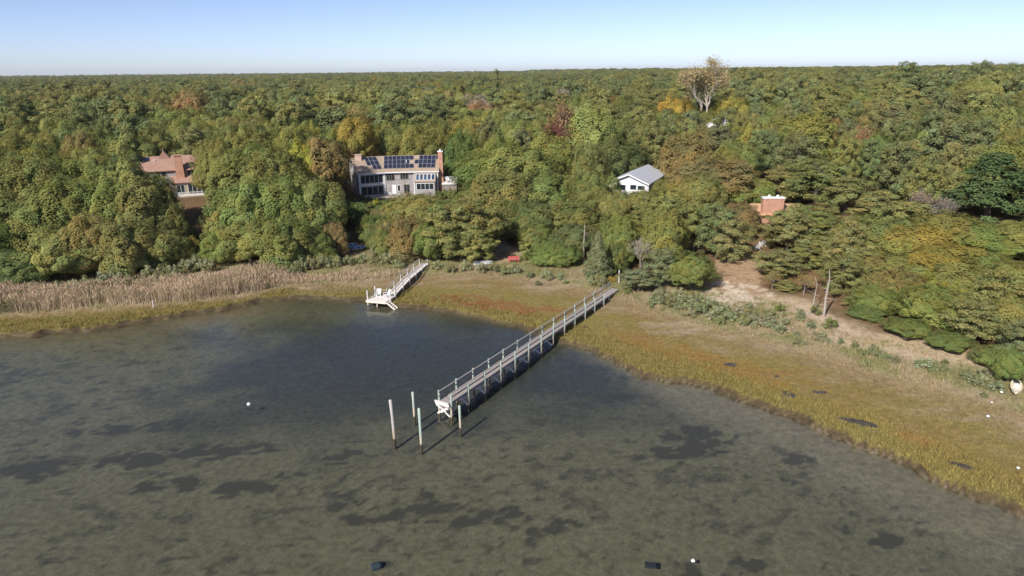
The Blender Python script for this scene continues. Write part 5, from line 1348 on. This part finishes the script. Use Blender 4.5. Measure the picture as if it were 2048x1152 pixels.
# ------------------------------------------------------------------ boats and small things
M_HULL = simple('cream_hull', (0.80, 0.74, 0.58), (0.72, 0.66, 0.52), 2.0, 0.4)
M_HULLW = simple('white_hull', (0.78, 0.77, 0.75), (0.66, 0.65, 0.63), 2.0, 0.45)
M_DARKPLASTIC = simple('dark_plastic', (0.035, 0.04, 0.07), None, 3.0, 0.5)
M_BLUEPAINT = simple('blue_paint', (0.06, 0.22, 0.52), (0.05, 0.17, 0.4), 2.0, 0.45)
M_REDPAINT = simple('red_paint', (0.52, 0.09, 0.10), (0.42, 0.07, 0.08), 2.0, 0.6)
M_DRUM = simple('faded_blue_drum', (0.035, 0.06, 0.085), (0.02, 0.035, 0.05), 3.0, 0.8)
M_FOAM = simple('white_foam', (0.82, 0.82, 0.80), (0.70, 0.70, 0.68), 6.0, 0.7)
M_NET = simple('dark_mesh', (0.03, 0.035, 0.05), (0.015, 0.018, 0.025), 8.0, 0.8)
M_GREYMETAL = simple('grey_metal', (0.42, 0.44, 0.45), (0.33, 0.35, 0.36), 2.0, 0.5)

def hull(L, Wd, H, deck=0.0, n=15, open_=False, mat=None, name='hull', parent=None, inside=None, blunt=0.0):
    """lofted boat hull; open_ leaves a sunken floor"""
    V, F = [], []; k = 11
    for i in range(n):
        t = -1 + 2 * i / (n - 1); w = Wd / 2 * max(0.02, (1 - abs(t) ** 2.6)) ** 0.75
        if blunt and t < 0: w = Wd / 2 * (1 - blunt * abs(t) ** 3)
        rise = 0.12 * abs(t) ** 3
        for j in range(k):
            a = math.pi * j / (k - 1)
            V.append((t * L / 2, -w * math.cos(a), H * (1 - math.sin(a) ** 0.6 * 1.0) + rise))
    for i in range(n - 1):
        for j in range(k - 1):
            F.append((i * k + j, i * k + j + 1, (i + 1) * k + j + 1, (i + 1) * k + j))
    m = MB(); m.add(V, F)
    m.add([V[j] for j in range(k)], [tuple(range(k))]); m.add([V[(n - 1) * k + j] for j in range(k)], [tuple(range(k))[::-1]])
    o = m.build(name, mat, parent, True)
    dz = H + deck
    m = MB(); top = []
    for i in range(n):
        top.append(((V[i * k][0], V[i * k][1] * 0.97, V[i * k][2] + deck), (V[i * k][0], 0, V[i * k][2] + deck + (0.05 if not open_ else 0)), (V[i * k + k - 1][0], V[i * k + k - 1][1] * 0.97, V[i * k + k - 1][2] + deck)))
    for i in range(n - 1):
        a, b = top[i], top[i + 1]
        m.add([a[0], b[0], b[1], a[1]], [(3, 2, 1, 0)]); m.add([a[1], b[1], b[2], a[2]], [(3, 2, 1, 0)])
    m.build('deck' if not open_ else 'floor', inside or mat, parent, True)
    return o

def kayak(x, y, rz, label):
    e = empty('kayak', (x, y, zg(x, y) + 0.06), rz)
    hull(3.9, 1.05, 0.34, 0.02, mat=M_HULL, parent=e)
    m = MB(); m.tube([(0.95, 0, 0.36), (0.95, 0, 0.47)], [0.30, 0.30], 14); m.build('hatch', M_DARKPLASTIC, e)
    MB().box((-0.15, 0, 0.43), (0.55, 0.5, 0.05)).build('seat', M_CREAM, e)
    MB().box((-0.48, 0, 0.55), (0.06, 0.5, 0.3)).build('seat_back', M_CREAM, e)
    for sy in (-1, 1): MB().box((0.45, sy * 0.22, 0.425), (0.22, 0.12, 0.03)).build('foot_well', M_GREYMETAL, e)
    MB().box((-1.3, 0, 0.43), (0.5, 0.35, 0.04)).build('cargo_well', M_CREAM, e)
    return tag(e, label, 'kayak')
kang = math.atan2(3.1, 2.7) + 0.1
kayak(51.4, 65.1, kang, 'cream kayak with a dark round hatch beside the green bushes on the shore')
kayak(53.6, 64.3, kang + 0.05, 'second cream kayak drawn up alongside, farther from the marsh shrubs')

def rowboat(x, y, rz, roll, mat, inside, label, L=2.9, z=0.1):
    e = empty('rowing_boat', (x, y, zg(x, y) + z), rz); e.rotation_euler = (roll, 0, rz)
    hull(L, 1.2, 0.42, -0.14, mat=mat, inside=inside, open_=True, parent=e, blunt=0.3)
    for q in (-0.55, 0.45): MB().box((q, 0, 0.36), (0.24, 1.08, 0.04)).build('thwart', M_CREAM, e)
    return tag(e, label, 'boat')
rowboat(-29.9, 126.6, 0.9, 0.35, M_HULLW, M_BLUEPAINT, 'white rowing boat with blue inside tilted at the wood edge above its twin', z=0.35)
rowboat(-28.3, 125.6, 0.6, 0.3, M_HULLW, M_BLUEPAINT, 'white rowing boat with blue inside lying nearest the groundsel bushes', z=0.3)
rowboat(-39.2, 117.2, 0.15, 0.0, M_BLUEPAINT, M_BLUEPAINT, 'bright blue boat in the shade under the oaks', 3.2)
# upturned grey skiff
e = empty('upturned_skiff', (-4.9, 115.6, zg(-4.9, 115.6) + 0.62), 0.1); e.rotation_euler = (math.pi, 0, 0.12)
hull(3.3, 1.5, 0.5, -0.05, mat=M_GREYMETAL, inside=M_GREYMETAL, parent=e, blunt=0.15); tag(e, 'grey skiff lying upside down beside the sandy path', 'boat')
# red bench
e = empty('red_bench', (0.35, 116.4, zg(0.35, 116.4)), 0.05)
for k in range(3): MB().box((0, -0.22 + k * 0.2, 0.5), (1.9, 0.18, 0.06)).build('seat_slat', M_REDPAINT, e)
for k in range(2): MB().box((0, 0.36, 0.72 + k * 0.2), (1.9, 0.05, 0.17)).build('back_slat', M_REDPAINT, e)
for sx in (-0.8, 0.8):
    MB().box((sx, 0.0, 0.22), (0.1, 0.6, 0.48)).build('leg', M_REDPAINT, e); MB().bar((sx, 0.3, 0.4), (sx, 0.39, 1.0), 0.08, 0.06).build('back_post', M_REDPAINT, e)
tag(e, 'red wooden bench at the foot of the sandy path', 'bench')

def ball(x, y, z, r, label, flat=0.8, mat=None, name='mooring_buoy', cat='buoy', ring=True):
    e = empty(name, (x, y, z)); m = MB(); n, k = 12, 8; vs, fs = [], []
    for i in range(k + 1):
        a = math.pi * i / k
        for j in range(n):
            b = 2 * math.pi * j / n; vs.append((r * math.sin(a) * math.cos(b), r * math.sin(a) * math.sin(b), -r * flat * math.cos(a)))
    for i in range(k):
        for j in range(n): fs.append((i * n + j, i * n + (j + 1) % n, (i + 1) * n + (j + 1) % n, (i + 1) * n + j))
    m.add(vs, fs).build('float', mat or M_FOAM, e, True)
    MB().tube([(0, 0, r * flat * 0.9), (0, 0, r * flat + 0.08)], [0.035, 0.03], 6).build('eye', M_GREYMETAL, e)
    return tag(e, label, cat)
ball(-27.5, 66.0, 0.03, 0.2, 'white mooring buoy floating above the dark weed in the bay')
ball(12.5, 41.1, 0.02, 0.14, 'small white mooring buoy floating beside the dark oyster cage')
# foam floats washed onto the marsh
for i, (x, y, lb) in enumerate(((45.3, 60.0, 'white foam float lying on the dry upper marsh near the kayaks'), (42.2, 51.3, 'white foam float lying in the yellow grass of the low marsh'),
        (26.0, 86.8, 'white foam float lying beside small shrubs near the clearing'), (49.4, 64.3, 'white plastic jug lying at the foot of the bushes next to the kayaks'), (47.2, 62.4, 'pair of pale wrack lumps between the kayaks and the marsh'))):
    ball(x, y, zg(x, y) + 0.2, (0.15, 0.13, 0.12, 0.15, 0.1)[i], lb, 0.7, None, 'foam_float', 'float')
# oyster cage on the bed
e = empty('oyster_cage', (9.5, 41.0, -0.2), -0.18); e.scale = (0.6, 0.6, 0.6)
m = MB()
for z in (-0.22, 0.02):
    for k in range(7): m.box((0, -0.3 + k * 0.1, z), (1.3, 0.05, 0.03))
    for k in range(12): m.box((-0.62 + k * 0.113, 0, z + 0.012), (0.05, 0.66, 0.03))
m.build('mesh_panel', M_NET, e, kind='stuff')
for y in (-0.33, 0.33): MB().box((0, y, -0.1), (1.32, 0.03, 0.28)).build('side_panel', M_NET, e)
for y in (-0.42, 0.42): MB().tube([(-0.62, y, 0.0), (0.62, y, 0.0)], [0.07, 0.07], 8).build('float_tube', M_NET, e)
tag(e, 'flat dark mesh oyster cage lying just under the surface', 'cage')
# sunken barrel
e = empty('sunken_barrel', (-10.0, 42.3, -1.2), 0.4); e.scale = (0.75, 0.75, 0.75); MB().tube([(-0.5, 0, 0), (-0.3, 0, 0.02), (0.3, 0, 0.02), (0.5, 0, 0)], [0.36, 0.42, 0.42, 0.36], 14).build('drum', M_DRUM, e, True)
for q in (-0.3, 0.3): MB().tube([(q - 0.03, 0, 0.02), (q + 0.03, 0, 0.02)], [0.44, 0.44], 14).build('hoop', M_NET, e)
tag(e, 'dark blue barrel lying sunken on the bed of the bay', 'barrel')
# posts, stake and dead trunks
o = MB().tube([(0, 0, -0.4), (0, 0, 1.9), (0, 0, 1.98)], [0.1, 0.09, 0.06], 8).build('wooden_post', M_POSTW); o.location = (16.6, 104.0, zg(16.6, 104.0)); tag(o, 'lone weathered post on the bank beyond the long walkway', 'post')
o = MB().tube([(0, 0, -0.4), (0.02, 0, 1.2), (0.02, 0, 1.25)], [0.06, 0.05, 0.04], 7).build('marker_stake', M_WHITE); o.location = (-51.7, 95.6, zg(-51.7, 95.6)); tag(o, 'thin white stake in front of the tan reeds', 'stake')
def snag(x, y, h, r, label, seed):
    q = random.Random(seed); e = empty('dead_pine', (x, y, zg(x, y))); m = MB()
    m.tube([(0, 0, -0.5), (q.uniform(-.1, .1), 0, h * 0.4), (q.uniform(-.2, .2), q.uniform(-.2, .2), h * 0.8), (q.uniform(-.2, .3), 0, h)], [r, r * 0.8, r * 0.55, r * 0.2], 7)
    m.build('trunk', M_PALEBARK, e)
    for k in range(7):
        z = h * q.uniform(0.25, 0.9); a = q.uniform(0, 6.28); L = q.uniform(0.5, 1.5) * (1 - z / h * 0.5)
        MB().tube([(0, 0, z), (math.cos(a) * L, math.sin(a) * L, z + L * q.uniform(-0.1, 0.5))], [r * 0.3, 0.015], 5).build('dead_branch', M_PALEBARK, e)
    return tag(e, label, 'dead tree')
snag(41.2, 87.1, 6.6, 0.17, 'tall bare dead trunk standing clear on the sandy bank', 1)
snag(40.2, 88.6, 5.2, 0.10, 'thin dead trunk leaning close to the taller bare trunk', 2)
snag(12.3, 115.5, 6.8, 0.13, 'straight pale dead trunk behind the conical cedar', 3)

# ------------------------------------------------------------------ pools on the marsh
m_pool, T, P = new_mat('marsh_pool')
tc = T.nodes.new('ShaderNodeTexCoord'); n = noise_node(T, 1.5, 4.0, tc.outputs['Object'])
r = ramp_node(T, n.outputs['Fac'], [(0.35, (0.05, 0.04, 0.024)), (0.7, (0.095, 0.075, 0.042))]); T.links.new(r.outputs['Color'], P.inputs['Base Color'])
P.inputs['Roughness'].default_value = 0.25
POOLS = [(25.1, 73.6, 0.95, 0.55, -0.3), (28.6, 66.0, 0.8, 0.5, -0.9), (33.0, 59.9, 1.9, 0.6, -0.55), (38.0, 52.2, 1.0, 0.42, -0.65), (32.0, 66.4, 0.7, 0.4, 0.0), (29.0, 70.4, 0.35, 0.25, 0.2), (9.5, 86.2, 0.5, 0.3, 0.2)]
for i, (x, y, a, b, an) in enumerate(POOLS):
    q = random.Random(i + 40); vs = []; nn_ = 26
    for k in range(nn_):
        t = 2 * math.pi * k / nn_; rr = 1 + q.uniform(-0.22, 0.22)
        u, v = a * rr * math.cos(t), b * rr * math.sin(t)
        X, Y = x + u * math.cos(an) - v * math.sin(an), y + u * math.sin(an) + v * math.cos(an)
        vs.append((X, Y, 0))
    zz = float(np.mean([zg(v[0], v[1]) for v in vs])) + 0.012
    o = MB().prism([(v[0], v[1], zz - 0.3) for v in vs], (0, 0, 0.3)).build('marsh_pool', m_pool); o['kind'] = 'structure'

# ------------------------------------------------------------------ marsh grass, reeds: far too many to count
def in_pool(x, y):
    k = np.zeros(x.shape, bool)
    for (px, py, a, b, an) in POOLS:
        dx, dy = x - px, y - py; u = dx * math.cos(an) + dy * math.sin(an); v = -dx * math.sin(an) + dy * math.cos(an)
        k |= (u / (a * 1.08)) ** 2 + (v / (b * 1.15)) ** 2 < 1
    return k

def blades(rng, x, y, z, h, wd, col, lean=0.35, name='grass'):
    n = len(x); a = rng.uniform(0, 6.283, n)
    d = np.stack([np.cos(a), np.sin(a), np.zeros(n)], 1) * (wd / 2)[:, None]
    base = np.stack([x, y, z], 1)
    tip = base + np.stack([rng.normal(0, lean, n) * h, rng.normal(0, lean, n) * h, h], 1)
    V = np.stack([base - d, base + d, tip], 1).reshape(-1, 3)
    F = np.arange(n * 3).reshape(n, 3)
    C = np.repeat(col, 3, axis=0)
    return V, F, C

rng = np.random.default_rng(9)
N0 = 900000
x = rng.uniform(-78, 60, N0); y = rng.uniform(40, 126, N0)
ok = (y > np.interp(x, SHORE[:, 0], SHORE[:, 1]) - 3) & (y < np.interp(x, TREE[:, 0], TREE[:, 1]) + 3)
x, y = x[ok], y[ok]
s, b, t = zones(x, y)
edge = 1 - sst(3.0, 7.0, s); dune = sst(-1.5, 1.0, b); back = np.where(x < -34, sst(-2, 0, b), sst(-8, -2, b)) * (1 - dune)
dens = 0.50 + 0.5 * edge; dens = np.where(back > 0.4, 0.30, dens); dens = np.where(dune > 0.5, 0.32 * sst(0.42, 0.6, fbm(x * 0.4, y * 0.4, 171)) + 0.06, dens)
clump = fbm(x * 1.4, y * 1.4, 181, 2)
ok = (s > 0.5) & (t < 1.5) & (rng.random(len(x)) < dens * (0.45 + 1.1 * sst(0.35, 0.65, clump))) & ~in_pool(x, y)
x, y, s, b, t, edge, dune, back, clump = [q[ok] for q in (x, y, s, b, t, edge, dune, back, clump)]
z = height(x, y) - 0.03
h = (0.13 + 0.24 * edge + 0.34 * dune + 0.02 * back) * rng.uniform(0.6, 1.25, len(x)) * (0.6 + 0.8 * clump)
col = marsh_colour(x, y, s, b, t) * 1.1
dcol = np.where((fbm(x * 0.3, y * 0.3, 77) > 0.5)[:, None], np.array((0.30, 0.29, 0.13)), np.array((0.40, 0.33, 0.20)))
col = col * (1 - dune[:, None]) + dcol * dune[:, None]
col *= rng.uniform(0.7, 1.25, (len(x), 1)) * (1 + rng.uniform(-0.08, 0.08, (len(x), 3)))
V, F, C = blades(rng, x, y, z, h, rng.uniform(0.05, 0.10, len(x)), col)
g = link('marsh_grass', np_mesh('marsh_grass', V, F, C), M_BLADE)
tag(g, 'yellow and orange marsh grass covering the tidal flats', 'grass', None, 'stuff')
print('blades', len(x))

N0 = 150000
x = rng.uniform(-95, -15, N0); y = rng.uniform(86, 122, N0)
b = sdist(x, y, BACK); t = sdist(x, y, TREE)
dep = 7.0 - 5.0 * sst(-40, -30, x)
tall = (1 - sst(-41, -36, x))
ok = (b > 0.2) & (b < dep + 3 * (fbm(x * 0.3, y * 0.3, 191) - 0.5)) & (t < 1) & (rng.random(N0) < 0.42 * (0.4 + fbm(x * 0.8, y * 0.8, 201))) & (x < -17)
x, y, b, tall = x[ok], y[ok], b[ok], tall[ok]
n = len(x); z = height(x, y) - 0.05
h = (0.8 + 1.4 * tall) * rng.uniform(0.75, 1.15, n) * (0.55 + 0.9 * fbm(x * 0.3, y * 0.3, 211))
gmix = sst(0.45, 0.7, fbm(x * 0.12, y * 0.2, 221)) * sst(-50, -62, x)
stem = (np.array((0.56, 0.45, 0.34)) * (1 - gmix[:, None]) + np.array((0.30, 0.28, 0.16)) * gmix[:, None]) * rng.uniform(0.7, 1.2, (n, 1)) * (0.75 + 0.5 * fbm(x * 0.5, y * 0.5, 231))[:, None]
Vs, Fs, Cs = [], [], []; off = 0
def push(V, F, C):
    global off
    Vs.append(V); Fs.append(F + off); Cs.append(C); off += len(V)
push(*blades(rng, x, y, z, h, rng.uniform(0.05, 0.075, n), stem, 0.12))
for k in range(2):       # leaves
    zz = z + h * rng.uniform(0.3, 0.75, n)
    push(*blades(rng, x, y, zz, h * 0.3, rng.uniform(0.05, 0.08, n), stem * np.array((0.95, 1.0, 0.85)), 0.7))
push(*blades(rng, x + rng.normal(0, 0.05, n), y, z + h * 0.86, np.full(n, 0.36), rng.uniform(0.10, 0.16, n), np.array((0.50, 0.37, 0.27)) * rng.uniform(0.8, 1.25, (n, 1)), 0.3))
rd = link('reeds', np_mesh('reeds', np.concatenate(Vs), np.concatenate(Fs), np.concatenate(Cs)), M_BLADE)
tag(rd, 'tall tan reeds in a dense bed along the shore', 'reeds', None, 'stuff')
print('reeds', n)

# ------------------------------------------------------------------ haze
hz = bpy.data.materials.new('haze'); hz.use_nodes = True
T = hz.node_tree; T.nodes.clear()
out = T.nodes.new('ShaderNodeOutputMaterial'); pv = T.nodes.new('ShaderNodeVolumePrincipled')
pv.inputs['Color'].default_value = (0.84, 0.93, 1.0, 1); pv.inputs['Density'].default_value = HAZE; pv.inputs['Anisotropy'].default_value = 0.0
T.links.new(pv.outputs[0], out.inputs['Volume'])
hb = MB().box((0, 5750, 12.0), (24400, 15000, 92.0)).build('haze', hz)
hb['kind'] = 'stuff'; hb['label'] = 'thin pale blue haze over the far woods'; hb['category'] = 'haze'
hb.visible_shadow = True
